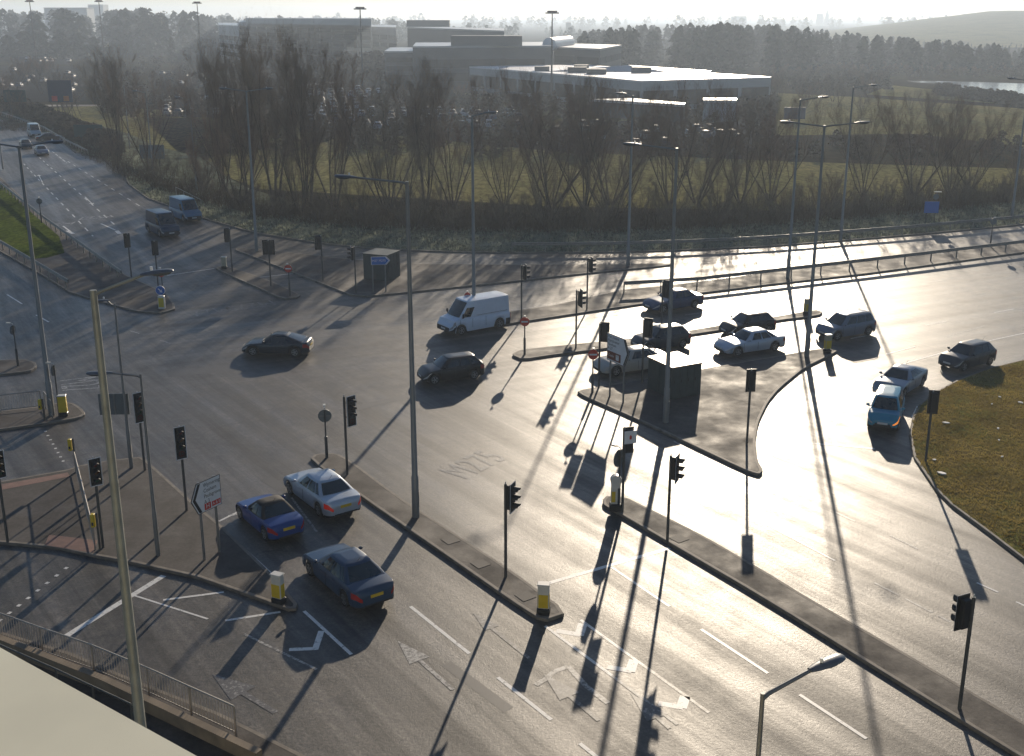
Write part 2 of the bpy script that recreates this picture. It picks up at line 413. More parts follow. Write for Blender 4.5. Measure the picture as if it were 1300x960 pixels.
# ------------------------------------------------------------------ ground, road, islands
flat_mesh('ground', [[(-7000, -300), (7000, -300), (7000, 9000), (-7000, 9000)]], 'ground', -0.03)
VERGE = [(-250, 128), (-100, 138), (2, 152), (35, 162), (74, 177), (95, 194), (118, 199), (145, 208), (159, 216), (161, 233), (186, 252), (197, 256),
         (260, 279), (325, 297), (407, 310), (475, 317), (560, 320.5), (650, 322), (775, 321.5), (875, 318.5), (975, 314), (1150, 300), (1300, 286), (1500, 262), (1900, 215)]
vk = [g2(*p) for p in VERGE]
flat_mesh('road', [vk + [(170, 60), (110, -10), (-90, -10), (-110, 80), (-160, 150), (-230, 260)]], 'asphalt', 0.0)
# verge: kerb and rough grass behind the far kerb
def strip(line, d0, d1, z, name, mat, parent=None, kind='structure'):
    n = len(line); a = []; b = []
    for i in range(n):
        p = Vector(line[max(0, i - 1)]); q = Vector(line[min(n - 1, i + 1)]); e = (q - p).normalized(); nn = Vector((-e.y, e.x))
        c = Vector(line[i]); a.append(tuple(c + nn * d0)); b.append(tuple(c + nn * d1))
    polys = [[a[i], a[i + 1], b[i + 1], b[i]] for i in range(n - 1)]
    return flat_mesh(name, polys, mat, z, kind, parent)
vs_ = chaikin(vk, False, 1, 0.15)
vz = strip(vs_, 0.12, 13, 0.10, 'verge', 'verge')
mb = MB(); n = len(vs_)
off = []
for i in range(n):
    p = Vector(vs_[max(0, i - 1)]); q = Vector(vs_[min(n - 1, i + 1)]); e = (q - p).normalized(); nn = Vector((-e.y, e.x)); off.append(tuple(Vector(vs_[i]) + nn * 0.14))
mb.add([(x, y, -0.03) for x, y in vs_] + [(x, y, 0.13) for x, y in vs_] + [(x, y, 0.13) for x, y in off] + [(x, y, 0.05) for x, y in off],
       [(k * n + i, k * n + i + 1, k * n + n + i + 1, k * n + n + i) for k in range(3) for i in range(n - 1)]).build('kerb', 'kerb', vz)

island('traffic_island', [(393, 583), (400, 576), (427, 575), (445, 584), (506, 630), (575, 675), (650, 724), (722, 777), (689, 788), (650, 763), (560, 700), (467, 636)], 1)
island('traffic_island', [(765, 634), (770, 629), (795, 631), (813, 640), (890, 678), (975, 727), (1025, 758), (1120, 812), (1215, 867), (1443, 1000), (1360, 1000), (1150, 871), (975, 762), (835, 680), (784, 650), (766, 641)], 1)
island('traffic_island', [(732, 496), (770, 489), (834, 478), (890, 469), (950, 458), (1010, 448), (1037, 443), (1060, 443), (1063, 446), (1022, 466), (990, 492), (975, 510), (963, 535), (959, 560), (962, 585), (969, 597), (964, 602), (945, 596), (850, 551), (800, 528), (740, 502)], 1)
island('traffic_island', [(649, 450), (660, 444), (707, 439), (810, 429), (867, 421), (920, 412), (985, 402), (1035, 393), (1045, 396), (1040, 400), (990, 406), (920, 418), (867, 426), (810, 437), (710, 449), (663, 456)], 1)
island('central_reserve', [(588, 414), (600, 402), (700, 388), (790, 368), (887, 358), (975, 346), (1137, 325), (1300, 306), (1500, 280), (1900, 232), (1900, 243), (1500, 294), (1300, 320), (1100, 347), (975, 361), (887, 372), (825, 384), (750, 395), (650, 410), (595, 418)], 0)
island('traffic_island', [(293, 315), (330, 316), (400, 324), (465, 331), (525, 335), (650, 336), (775, 335.5), (850, 334), (856, 336), (750, 346), (650, 357), (525, 370), (452, 377), (407, 359), (375, 347), (325, 327)], 1)
island('traffic_island', [(273, 341), (278, 338), (290, 338), (325, 350), (350, 359), (382, 374), (378, 377), (358, 379), (325, 364)], 1)
nose = island('traffic_island', [(-500, 100), (-150, 138), (-60, 183), (0, 224), (40, 262), (100, 310), (162, 350), (185, 360), (212, 373), (221, 385), (222, 392), (205, 397), (175, 395), (125, 382), (87, 370), (50, 347), (0, 319), (-120, 255), (-700, 190)], 0)
flat_mesh('grass_bank', [[g2(x, y, .14) for x, y in [(-480, 106), (-150, 145), (-60, 190), (0, 231), (40, 270), (75, 300), (82, 321), (60, 327), (38, 329), (0, 306), (-120, 248), (-600, 190)]]], 'grass_lush', KH + 0.02)
island('traffic_island', [(-120, 459), (0, 457), (32, 456), (44, 459), (47, 465), (38, 471), (0, 475), (-120, 484)], 1)
island('traffic_island', [(-120, 531), (0, 522), (57, 515), (75, 511), (92, 511), (102, 517), (109, 525), (100, 530), (65, 536), (0, 545), (-120, 558)], 1)
big = island('pavement', [(-140, 633), (0, 611), (85, 596), (100, 591), (140, 584), (178, 580), (186, 584), (245, 637), (283, 668), (344, 727), (378, 766), (376, 772), (366, 773), (325, 758), (250, 732), (160, 712), (120, 705), (75, 695), (0, 688), (-140, 680)], 0)
flat_mesh('tactile_paving', [[g2(x, y, .125) for x, y in [(62, 679), (124, 686), (119, 702), (57, 692)]], [g2(x, y, .125) for x, y in [(2, 615), (86, 600), (89, 605), (2, 622)]]], 'tactile', KH + .006, parent=big, kind=None)
island('pavement', [(-220, 740), (0, 801), (90, 828), (165, 860), (280, 905), (420, 975), (460, 1080), (-220, 1080)], 0)
# right-hand grass bank, bumpy
GP = [(1900, 330), (1500, 415), (1300, 456), (1255, 467), (1215, 482), (1182, 500), (1166, 514), (1158, 530), (1154, 550), (1160, 580), (1187, 620), (1207, 640), (1257, 677), (1300, 710), (1500, 850), (1900, 900)]
gb = island('grass_bank', GP, 0, 'grass_rough', 0.13)
gpoly = inset([g2(x, y, KH) for x, y in GP][::(1 if area([g2(x, y, KH) for x, y in GP]) > 0 else -1)], 0.25)
def inside(p, poly):
    c = False; j = len(poly) - 1
    for i in range(len(poly)):
        if (poly[i][1] > p[1]) != (poly[j][1] > p[1]) and p[0] < (poly[j][0] - poly[i][0]) * (p[1] - poly[i][1]) / (poly[j][1] - poly[i][1]) + poly[i][0]: c = not c
        j = i
    return c
def tufts(name, poly, count, hmin, hmax, mat, z0, label, blades=5, maxy=1e9, bend=0.5):
    """a mass of grass blades, one object"""
    xs = [p[0] for p in poly]; ys = [p[1] for p in poly]
    x0, x1, y0, y1 = min(xs), max(xs), min(ys), min(maxy, max(ys))
    V = []; Fc = []; k = 0; tries = 0
    while k < count and tries < count * 6:
        tries += 1
        x = random.uniform(x0, x1); y = random.uniform(y0, y1)
        if not inside((x, y), poly): continue
        k += 1
        hh = random.uniform(hmin, hmax)
        for _ in range(blades):
            a = random.uniform(0, 6.28); w = random.uniform(.012, .03) * (1 + hh); bx = x + random.gauss(0, .07); by = y + random.gauss(0, .07)
            dx, dy = math.cos(a), math.sin(a); l = hh * random.uniform(.6, 1.1); bd = bend * l * random.uniform(.2, 1)
            o = len(V)
            V += [(bx - dy * w, by + dx * w, z0), (bx + dy * w, by - dx * w, z0), (bx + dx * bd, by + dy * bd, z0 + l)]
            Fc.append((o, o + 1, o + 2))
    me = bpy.data.meshes.new(name); me.from_pydata(V, [], Fc); me.materials.append(M[mat])
    o = bpy.data.objects.new(name, me); COL.objects.link(o)
    return tag(o, label, 'grass', kind='stuff')
M['blade'] = leaf_mat('grass_blades', (0.26, 0.20, 0.06))
M['blade_pale'] = leaf_mat('dry_grass_blades', (0.26, 0.28, 0.21))
vis = [g2(x, y, KH) for x, y in [(1310, 459), (1256, 470), (1216, 485), (1184, 502), (1168, 516), (1160, 531), (1157, 550), (1163, 579), (1190, 618), (1210, 638), (1260, 674), (1330, 722), (1420, 700), (1420, 430)]]
tufts('grass', vis, 16000, .04, .11, 'blade', KH, 'rough brown and olive grass on the roadside bank', 4)
vv = [(p[0], p[1]) for p in vs_ if -75 < p[0] < 95]
vpoly = [(p[0], p[1] + .3) for p in vv] + [(p[0], p[1] + 12) for p in reversed(vv)]
tufts('grass', vpoly, 16000, .15, .4, 'blade_pale', .09, 'pale frosted grass on the verge in front of the bare trees', 4)

# pieces of litter and stones on the bank
for x, y, s in [(1201, 538, .55), (1195, 602, .65), (1186, 585, .3), (1269, 505, .3), (1267, 545, .35), (1268, 560, .25), (1272, 581, .25), (1295, 512, .5), (1259, 514, .2), (1184, 460, 0)]:
    if not s: continue
    p = G(x, y, KH); mb = MB(); s *= .38
    poly = [(s * random.uniform(.7, 1) * math.cos(t), s * .6 * random.uniform(.7, 1) * math.sin(t)) for t in [0, 1, 2, 3, 4, 5]]
    mb.prism(poly, 0, .05, 'ice')
    tag(mb.build('litter', None, None, (p.x, p.y, KH + .03), random.uniform(0, 3)), 'scrap of pale litter lying on the brown grass bank', 'litter', 'scraps of litter on the grass bank')

# ------------------------------------------------------------------ distant sheets
flat_mesh('field', [[g2(x, y) for x, y in P] for P in (
    [(-60, 139), (30, 138), (130, 134), (240, 142), (330, 165), (330, 190), (250, 205), (190, 196), (120, 184), (60, 152)],
    [(180, 148), (300, 152), (700, 192), (1000, 205), (1320, 215), (1320, 255), (1000, 268), (700, 262), (330, 240), (240, 207)],
    [(985, 118), (1100, 124), (1300, 138), (1600, 150), (1600, 190), (1300, 186), (1160, 170), (985, 172)],
    [(1130, 108), (1300, 126), (1600, 140), (1600, 147), (1300, 134), (1100, 120)],
    [(590, 118), (700, 126), (820, 150), (700, 165), (590, 150)],
    [(130, 50), (225, 52), (225, 60), (130, 62)])], 'field', -0.01)
flat_mesh('car_park', [[g2(x, y) for x, y in P] for P in (
    [(-80, 84), (98, 84), (110, 128), (-80, 132)], [(190, 90), (270, 90), (290, 112), (190, 110)], [(205, 117), (300, 117), (312, 150), (210, 148)],
    [(395, 112), (470, 112), (492, 172), (380, 168)], [(478, 138), (680, 138), (690, 168), (470, 168)], [(700, 158), (950, 156), (960, 192), (690, 190)], [(20, 70), (90, 70), (90, 82), (20, 82)])], 'car_park', 0.0)
wt = flat_mesh('lake', [[g2(x, y) for x, y in [(1150, 102.5), (1200, 103), (1300, 106), (1700, 109), (1700, 150), (1300, 124), (1262, 119), (1228, 113), (1205, 107.5), (1160, 104.5)]]], 'water', 0.0)
flat_mesh('path', [[g2(x, y) for x, y in P] for P in ([(-60, 133), (130, 133), (130, 135), (-60, 136)], [(325, 112), (430, 103), (432, 105), (328, 115)])], 'kerb', 0.004)

# ------------------------------------------------------------------ road markings
marks = MB(); faint = MB(); LI = 0
def line(a, b, w=0.12, m=None, z=0.005):
    m = m or marks
    global LI; LI += 1; z += (LI % 4) * .0012 - .001
    p, q = G(*a), G(*b); d = (q - p).normalized(); nn = Vector((-d.y, d.x, 0)) * w / 2
    m.add([(p - nn)[:2] + (z,), (q - nn)[:2] + (z,), (q + nn)[:2] + (z,), (p + nn)[:2] + (z,)], [(0, 1, 2, 3)])
def dashes(a, b, on, off, w=0.1, m=None):
    p, q = G(*a), G(*b); L = (q - p).length; d = (q - p) / L; t = 0; nn = Vector((-d.y, d.x, 0)) * w / 2
    while t < L:
        u = p + d * t; v = p + d * min(L, t + on)
        (m or marks).add([tuple((u - nn)[:2]) + (.005,), tuple((v - nn)[:2]) + (.005,), tuple((v + nn)[:2]) + (.005,), tuple((u + nn)[:2]) + (.005,)], [(0, 1, 2, 3)])
        t += on + off
def poly_mark(pts, z=0.0075, m=None):
    v = [g2(*p) for p in pts]; (m or marks).add([(x, y, z) for x, y in v], [tuple(range(len(v)))])
line((208, 731), (85, 807), .26)
line((170, 756), (264, 786), .09); line((207, 762), (284, 752), .13); line((286, 788), (356, 777), .13)
line((310, 805), (402, 850), .1, faint); line((386, 776), (446, 831), .13)
line((367, 825), (402, 823.5), .2); line((400, 825), (408, 801), .22)
line((290, 655), (305, 652), .12)
for a, b in (((278, 662), (302, 650)),): line(a, b, .12)
line((283, 672), (345, 729), .1)
line((370, 632), (402, 675), .1, faint)
line((521, 770), (596, 830), .14); line((632, 860), (700, 914), .14); line((736, 944), (810, 1003), .14)
line((691, 742), (850, 696), .2); line((776, 720), (850, 770), .12); line((890, 799), (975, 855), .13); line((1015, 882), (1100, 938), .13)
line((737, 787), (817, 845), .12); line((817, 845), (900, 905), .12, faint); line((692, 795), (777, 858), .12); line((777, 858), (860, 920), .12, faint)
for cx_, cy_ in ((706, 801), (771, 847), (836, 893)):
    line((cx_, cy_), (cx_ + 31, cy_ + 5), .26); line((cx_ + 29, cy_ + 6), (cx_ + 34, cy_ - 9), .34)
line((975, 667), (1060, 712), .1); dashes((1110, 740), (1207, 790), 1.2, .25, .1, faint); line((1240, 740), (1267, 752), .1)
line((1290, 764), (1330, 783), .1); line((1060, 650), (1085, 662), .1, faint); line((1130, 680), (1165, 697), .1, faint)
dashes((855, 560), (1000, 640), 2, 1, .1, faint)
crv = [(1200, 447), (1150, 461), (1114, 480), (1085, 499), (1065, 520), (1059, 540), (1059, 565)]
for i in range(len(crv) - 1): line(crv[i], crv[i + 1], .15)
line((975, 559), (1059, 565), .16, faint); line((1059, 565), (1110, 570), .2)
line((1125, 450), (1162, 440), .14); line((1200, 428), (1250, 414), .12, faint); line((1255, 433), (1310, 421), .12)
dashes((1080, 430), (1400, 372), 2.2, 5, .12); dashes((1000, 382), (1330, 340), 2.2, 5, .12, faint); dashes((870, 400), (1000, 382), 2, 4, .12, faint)
line((1166, 516), (1159, 530), .18); line((1159, 530), (1162, 522), .1)
line((9, 374), (28, 386), .12); line((46, 400), (62, 409), .12); line((-30, 352), (-12, 362), .12)
dashes((165, 420), (245, 445), 1.2, 2.5, .1, faint)
line((212, 350), (272, 341), .13); line((330, 352), (376, 347), .12); line((640, 396), (720, 383), .1, faint); line((880, 335), (940, 330), .12, faint)
# lanes of the carriageway coming down from the upper left
for a, b in (((30, 208), (118, 300)), ((50, 200), (145, 285)), ((86, 205), (178, 262))): dashes(a, b, 2, 2.6, .14)
dashes((66, 192), (85, 207), 3, 1.2, .14); line((85, 293), (93, 297), .35); line((128, 284), (146, 292), .2); line((148, 293), (152, 297), .4)
line((80, 287), (92, 296), .18)
# direction arrows
def arrow(tip, tail, w=.16, hw=.42, hl=1.6, m=None):
    p, q = G(*tip), G(*tail); d = (p - q).normalized(); nn = Vector((-d.y, d.x, 0)); b = p - d * hl; z = .009
    mm = m or marks
    mm.add([(*p.xy, z), (*(b + nn * hw).xy, z), (*(b - nn * hw).xy, z)], [(0, 1, 2)])
    mm.add([(*(b + nn * w / 2).xy, z), (*(q + nn * w / 2).xy, z), (*(q - nn * w / 2).xy, z), (*(b - nn * w / 2).xy, z)], [(0, 1, 2, 3)])
arrow((505, 814), (575, 876), .15, .4, 1.5, faint)
ghost = MB(); arrow((600, 778), (672, 836), .15, .3, 1.3, ghost)
arrow((269, 856), (350, 905), .2, .5, 1.7, ghost)
arrow((690, 856), (760, 915), .15, .4, 1.5, ghost); arrow((800, 880), (850, 925), .15, .4, 1.5, ghost)
for a, b in (((680, 870), (693, 862)), ((693, 862), (703, 853)), ((703, 853), (721, 846)), ((721, 846), (745, 872)), ((745, 872), (772, 893))): line(a, b, .2, faint)
arrow((49, 222), (54, 232), .12, .3, 1.2); arrow((118, 260), (108, 250), .12, .3, 1.2)
# pedestrian crossing studs
for i in range(8): p = (82 - i * 12.0, 721 + i * 9.5); line(p, (p[0] + 4, p[1] + .6), .16)
for i in range(8): p = (56 + i * 3.2, 548 + i * 5.4); line(p, (p[0] + 3.4, p[1] - .4), .16)
mo = marks.build('road_marking', 'paint'); tag(mo, kind='structure')
go_ = ghost.build('road_marking', 'paint_ghost'); tag(go_, kind='structure')
fo = faint.build('road_marking', 'paint_faint'); tag(fo, kind='structure')
def text(body, loc, size, mat, rot, parent=None, name='lettering', sx=1.0, ext=0.0, align='CENTER', bold=0.0):
    cu = bpy.data.curves.new(name, 'FONT'); cu.body = body; cu.size = size; cu.align_x = align; cu.align_y = 'CENTER'; cu.extrude = ext; cu.offset = bold
    tmp = bpy.data.objects.new('tmp', cu); me = bpy.data.meshes.new_from_object(tmp); bpy.data.objects.remove(tmp)
    me.materials.clear(); me.materials.append(M[mat]); o = bpy.data.objects.new(name, me); COL.objects.link(o); o.location = loc; o.rotation_euler = rot
    o.scale = (sx, 1, 1)
    if parent is not None: o.parent = parent
    return o
def road_text(body, at, toward, size, wid, z=.008, mat='paint_ghost'):
    """letters on the carriageway; 'toward' is where the driver reading them is heading"""
    p, q = G(*at), G(*toward); a = math.atan2(q.y - p.y, q.x - p.x) - math.pi / 2
    o = text(body, (p.x, p.y, z), size, mat, (0, 0, a), None, 'road_lettering', wid / size); tag(o, kind='structure'); return o
road_text('M27', (101, 488), (125, 485), 3.4, 1.5, mat='paint_faint')
road_text('M275', (603, 590), (560, 577), 2.6, 1.5)
road_text('M27', (121, 276), (150, 300), 2.2, 2.2, mat='paint_faint'); road_text('A3', (82, 284), (100, 298), 2.0, 2.2, mat='paint_faint')
road_text('M27', (268, 395), (290, 407), 2.2, 1.7); road_text('M275', (318, 388), (340, 400), 2.2, 1.7)
# iron covers on the reserves
for i, (x, y) in enumerate([(610, 716), (667, 757), (572, 686), (862, 684)]):
    p = G(x, y, KH); mb = MB(); mb.box(-.3, .3, -.3, .3, 0, .012, 'manhole', bev=.004)
    tag(mb.build('manhole_cover', None, None, (p.x, p.y, KH + .002), A_NEAR), ['square iron cover set in the long reserve, beside the middle traffic light', 'square iron cover next to the yellow bollard at the reserve end', 'square iron cover just right of the tall column foot', 'square iron cover on the right-hand long reserve'][i], 'manhole cover', 'iron covers in the reserves')

# patch repairs and trench cuts in the carriageway
for i, P in enumerate([[(560, 845), (640, 905), (652, 898), (572, 839)], [(210, 470), (300, 462), (303, 470), (214, 479)], [(430, 520), (520, 500), (522, 505), (433, 526)], [(120, 430), (180, 422), (182, 428), (124, 437)], [(330, 610), (352, 624), (366, 618), (343, 604)]]):
    flat_mesh('road_patch', [[g2(x, y) for x, y in P]], 'asphalt_patch', .003)
# ------------------------------------------------------------------ lamp columns
def lamp_column(px, py, h, label, arms, group='street lamp columns around the junction', arm=2.1, r0=.13, mat='galv', z=KH, base=None, tip_up=.15, hs=1.0):
    """arms: list of yaw angles (radians, world)"""
    p = Vector(base) if base else G(px, py, z)
    root = empty('street_lamp', (p.x, p.y, z), 0, label, 'street lamp', group)
    mb = MB(); mb.tube([(0, 0, 0), (0, 0, 1.9), (0, 0, 1.95), (0, 0, h)], [r0 * 1.25, r0 * 1.2, r0, r0 * .55], None, 12)
    mb.build('column', mat, root)
    mb = MB(); mb.box(r0 * 1.12, r0 * 1.3, -.07, .07, .5, 1.2, None); mb.build('access_door', mat, root)
    for a in arms:
        d = Vector((math.cos(a), math.sin(a), 0))
        mb = MB(); mb.tube([Vector((0, 0, h - .12)), Vector((0, 0, h - .05)) + d * .15, d * arm + Vector((0, 0, h + tip_up))], [.05, .045, .038], None, 8)
        ar = mb.build('bracket_arm', mat, root)
        T = Matrix.Translation(d * (arm + .35 * hs) + Vector((0, 0, h + tip_up + .02))) @ Matrix.Rotation(a, 4, 'Z') @ Matrix.Rotation(-R(4), 4, 'Y')
        mb = MB(); L = .46 * hs
        st = [(-L, .07, .05), (-L * .6, .12, .075), (0, .16, .09), (L * .6, .155, .08), (L * .92, .11, .055), (L, .05, .03)]
        vs = []; fs = []
        for x, w, t in st:
            for k in range(12):
                th = 2 * math.pi * k / 12
                zz = math.sin(th) * t * (1 if math.sin(th) > 0 else .55)
                vs.append((x, math.cos(th) * w * hs, zz * hs))
        for i in range(len(st) - 1):
            for k in range(12): fs.append((i * 12 + k, i * 12 + (k + 1) % 12, (i + 1) * 12 + (k + 1) % 12, (i + 1) * 12 + k))
        fs += [tuple(range(11, -1, -1)), tuple(range(60, 72))]
        mb.add(vs, fs, None, True, T); hd = mb.build('lamp_head', 'lamp_grey', root)
        mb = MB(); mb.ball((L * .25, 0, -.045 * hs), (L * .6, .12 * hs, .06 * hs), None, 10, 6, T); mb.build('lens', 'lamp_glass', hd)
        mb = MB(); mb.tube([(-L * .3, 0, .08), (-L * .3, 0, .17)], .035, None, 8, T=T); mb.build('photocell', 'white', hd)
    return root
def yaw(a, b):
    p, q = G(*a), G(*b); return math.atan2(q.y - p.y, q.x - p.x)
PI = math.pi
HL = 14.6
lamp_column(528, 656, HL, 'tallest-looking grey lamp column on the long reserve in the middle of the photo', [PI * .99], mat='galv')
lamp_column(0, 0, HL, 'nearest cream-grey lamp column, crossing the left pavement, its head by the junction nose', [R(18)], mat='post_warm', z=.12, base=(-10.05, 25.9, .12), r0=.15, arm=1.2, tip_up=.3, hs=.85)
lamp_column(66, 527, HL, 'thin lamp column rising from the left bollard island beside the railing', [PI, R(3)], arm=1.5)
lamp_column(326, 319, HL, 'twin-armed lamp column on the upper island left of the green cabinet', [PI, R(2)], arm=1.6)
lamp_column(602, 413, HL, 'lamp column whose foot is hidden behind the white van', [R(0)], arm=.9)
lamp_column(797, 338, HL, 'lamp column at the right end of the upper island', [PI * 1.02], arm=.7)
lamp_column(845, 536, HL, 'lamp column beside the big metal cabinet on the triangular island', [PI * .98], arm=1.9)
lamp_column(1024, 452, HL, 'twin-armed lamp column at the right tip of the triangular island', [PI * .97, R(-2)], arm=1.9)
lamp_column(1000, 353, HL, 'lamp column standing in the fenced central reserve', [R(0)], arm=1.5)
lamp_column(1067, 305, HL, 'lamp column on the far verge with its arm pointing right', [R(0)], arm=1.5, z=.1)
lamp_column(1284, 278, HL, 'lamp column on the far verge at the right edge, its top cut by the trees', [R(180)], arm=1.5, z=.1)
lamp_column(167, 594, 8.2, 'short slender lamp column at the top edge of the left pavement, carrying a sign back', [R(200)], arm=.3, r0=.075, hs=.7)
lamp_column(201, 705, 7.7, 'short slender lamp column on the left pavement left of the white direction sign', [R(197)], arm=1.1, r0=.075, hs=1.05)
lamp_column(0, 0, 8.6, 'lamp head at the bottom edge, its column standing just below the photo', [R(28)], base=(4.75, 18.3, .12), arm=1.25, r0=.08, hs=.95)
for x, y, lab in ((195, 228, 'far slender lamp column among the trees left of the twin vans'), (250, 246, 'far slender lamp column behind the two blue vans'), (165, 190, 'far slender lamp column behind the big tree clump at the upper left')):
    lamp_column(x, y, 11.5, lab, [PI], 'small lamp columns on the path beyond the trees', arm=1.0, r0=.09, z=0)
lamp_column(4, 215, 11, 'far lamp column at the left photo edge by the upper-left carriageway', [PI], arm=1, r0=.09, z=.12)
# high masts
for i, (x, yt, yb, lab) in enumerate([(48, 1, 92, 'high lighting mast farthest to the left, above the dark trees'), (134, 1, 88, 'high lighting mast over the left car park'), (257, 3, 95, 'high lighting mast beside the end of the long office'),
                                      (461, 10, 118, 'high lighting mast in front of the long office'), (700, 15, 128, 'high lighting mast rising over the white roof')]):
    p = G(x, yb, 0); fwd = p.y * cp + H * sp; Y = (CY - yt) / F; hz = H + p.y * ((-sp + Y * cp) / (cp + Y * sp))
    root = empty('lighting_mast', (p.x, p.y, 0), 0, lab, 'lighting mast', 'high lighting masts over the car parks')
    MB().tube([(0, 0, 0), (0, 0, hz)], [.3, .14], None, 10).build('mast', 'dark_post', root)
    hd = MB(); hd.tube([(0, 0, hz - .25), (0, 0, hz + .25)], [1.3, 1.3], None, 12)
    hd.build('head_ring', 'mast_red', root)
    for k in range(6):
        a = k * PI / 3; MB().box(.9, 1.75, -.3, .3, hz - .5, hz - .15, None, Matrix.Rotation(a, 4, 'Z')).build('floodlight', 'lamp_grey', root)

# ------------------------------------------------------------------ traffic signals
def signal(px, py, h, face, label, box=False, double=None, board=True, side=1, lower=True, z=KH, plate=False, mat='dark_post'):
    """face: world yaw the lamps look towards; side: head hangs to this side of the post as seen from the camera"""
    p = G(px, py, z)
    root = empty('traffic_light', (p.x, p.y, z), 0, label, 'traffic light', 'traffic lights of the junction')
    MB().tube([(0, 0, 0), (0, 0, h)], .06, None, 10).build('post', mat, root)
    heads = [(face, side)] + ([(double, -side)] if double is not None else [])
    for fa, sd in heads:
        hw, hh = .15, 1.0 + (.32 if box else 0)
        T = Matrix.Translation((sd * .26, -.02, h - hh / 2 - .03)) @ Matrix.Rotation(fa, 4, 'Z')
        hb = MB().box(-.13, .09, -hw, hw, -hh / 2, hh / 2, None, T, .025).build('signal_head', 'black', root)
        if board:
            b = MB(); b.box(.05, .075, -.25, .25, -hh / 2 - .1, hh / 2 + .1, None, T); b.build('backing_board', 'black', hb)
            e = MB(); zz = hh / 2 + .1
            for q in ((-.25, .25, zz - .03, zz + .002), (-.25, .25, -zz - .002, -zz + .03), (-.253, -.225, -zz, zz), (.225, .253, -zz, zz)):
                e.box(.076, .082, q[0], q[1], q[2], q[3], None, T)
            e.build('white_border', 'white', hb)
        zs = [.33, 0, -.33] if not box else [.49, .16, -.17]
        for c, mt in zip(zs, ('lens_red', 'lens_amber', 'lens_green')):
            MB().tube([(.085, 0, c), (.115, 0, c)], .105, None, 14, T=T).build('lens', mt, hb)
            v = MB(); n = 12; vs = []; fs = []
            for k in range(n + 1):
                th = R(-20) + (R(220)) * k / n
                for x, rr in ((.09, .125), (.34 - .06 * math.sin(th) * -1, .128)): vs.append((x, math.cos(th) * rr, c + math.sin(th) * rr))
            for k in range(n): fs.append((2 * k, 2 * k + 1, 2 * k + 3, 2 * k + 2))
            v.add(vs, fs, None, True, T).build('visor', 'black', hb)
        if box:
            q = MB(); q.box(.092, .10, -.14, .14, -.63, -.36, None, T); pl = q.build('turn_sign', 'sign_black', hb)
            q = MB(); vs = []; fs = []
            for k in range(20):
                a = 2 * PI * k / 20
                for rr in (.095, .125): vs.append((.104, math.cos(a) * rr, -.495 + math.sin(a) * rr))
            for k in range(20): fs.append((2 * k, 2 * k + 1, (2 * k + 3) % 40, (2 * k + 2) % 40))
            q.add(vs, fs, None, False, T); q.box(.103, .108, -.012, .012, -.60, -.39, None, T @ Matrix.Translation((0, 0, 0)))
            q.build('prohibition_ring', 'lens_red', hb)
        MB().tube([T @ Vector((-.08, 0, hh * .3)), (0, 0, h - hh * .25)], .025, None, 6).build('bracket', 'black', hb)
        MB().tube([T @ Vector((-.08, 0, -hh * .3)), (0, 0, h - hh * .75)], .025, None, 6).build('bracket', 'black', hb)
        if plate:
            q = MB(); q.box(-.19, -.17, -.28, .28, -.08, .5, None, T); s_ = q.build('glare_plate', 'white', hb)  # white plate stands in for glare on the back of the head
            arrow_ = MB(); arrow_.add([(-.195, -.05, .12), (-.195, .05, .12), (-.195, .05, .25), (-.195, 0, .33), (-.195, -.06, .25)], [(0, 1, 2, 3, 4)], None, False, T); arrow_.build('red_symbol', 'sign_red', hb)
    MB().tube([(0, 0, h), (0, 0, h + .1)], [.03, .02], None, 8).build('detector', 'bollard_white', root)
    return root
FN = yaw((237, 648), (300, 705))         # toward traffic that comes up from the lower right
FR = A_RIGHT                              # toward traffic from the right
FL = A_LEFT + PI                          # toward traffic from the upper left
signal(10, 688, 4.0, FN + .1, 'traffic light cut by the left edge of the photo, white-rimmed, with a push-button box', side=.2)
signal(131, 695, 3.9, FN, 'traffic light at the lower end of the pavement railing, partly behind the near lamp column', side=.1)
signal(184, 597, 3.9, FN + .1, 'tall traffic light with turn sign behind the short lamp column at the pavement corner', box=True, side=-.05)
signal(237, 648, 3.9, FN, 'traffic light with turn sign on the pavement edge left of the white direction sign', box=True, side=-.1)
signal(441, 602, 3.9, FN + .1, 'traffic light with turn sign at the upper tip of the long reserve', box=True, side=1.1)
signal(642, 732, 3.9, FN + .5, 'traffic light at the lower half of the long reserve, near the yellow bollard', side=.8)
signal(847, 690, 3.9, FN + .5, 'traffic light on the right-hand reserve, dark against the glare', side=.8)
signal(790, 650, 3.9, PI / 2 + .3, 'traffic light with white panel at the tip of the right-hand reserve', side=.7, plate=True, lower=False)
signal(760, 492, 3.9, FR + PI * .25, 'traffic light left of the brown-panelled direction sign on the triangular island', side=1.1)
signal(815, 486, 3.9, FR + PI * .2, 'traffic light standing in front of the beige car on the triangular island', side=1)
signal(839, 428, 3.9, FR + PI * .2, 'traffic light in front of the dark blue saloon by the thin reserve', side=1)
signal(731, 442, 3.9, FR - .2, 'traffic light on the thin reserve below the two others of the centre', side=.9)
signal(745, 393, 3.9, FR - .2, 'traffic light on the wide reserve right of the white van', side=.9)
signal(662, 404, 3.9, FR - .2, 'traffic light right behind the back of the white van', side=.9)
signal(948, 563, 3.9, PI / 2 + .1, 'traffic light seen from behind beside the long curved kerb', side=.1)
signal(1175, 586, 3.6, PI / 2 - .2, 'traffic light seen from behind on the brown grass bank', side=.2)
signal(1218, 899, 3.9, PI / 2 + .45, 'traffic light seen from behind at the lower right corner', side=-1)
signal(295, 345, 3.7, FL, 'traffic light seen from behind at the upper end of the small island', side=-.8)
signal(344, 363, 3.7, FL, 'double-headed traffic light left of the no entry sign', side=-.9, double=FL - .5)
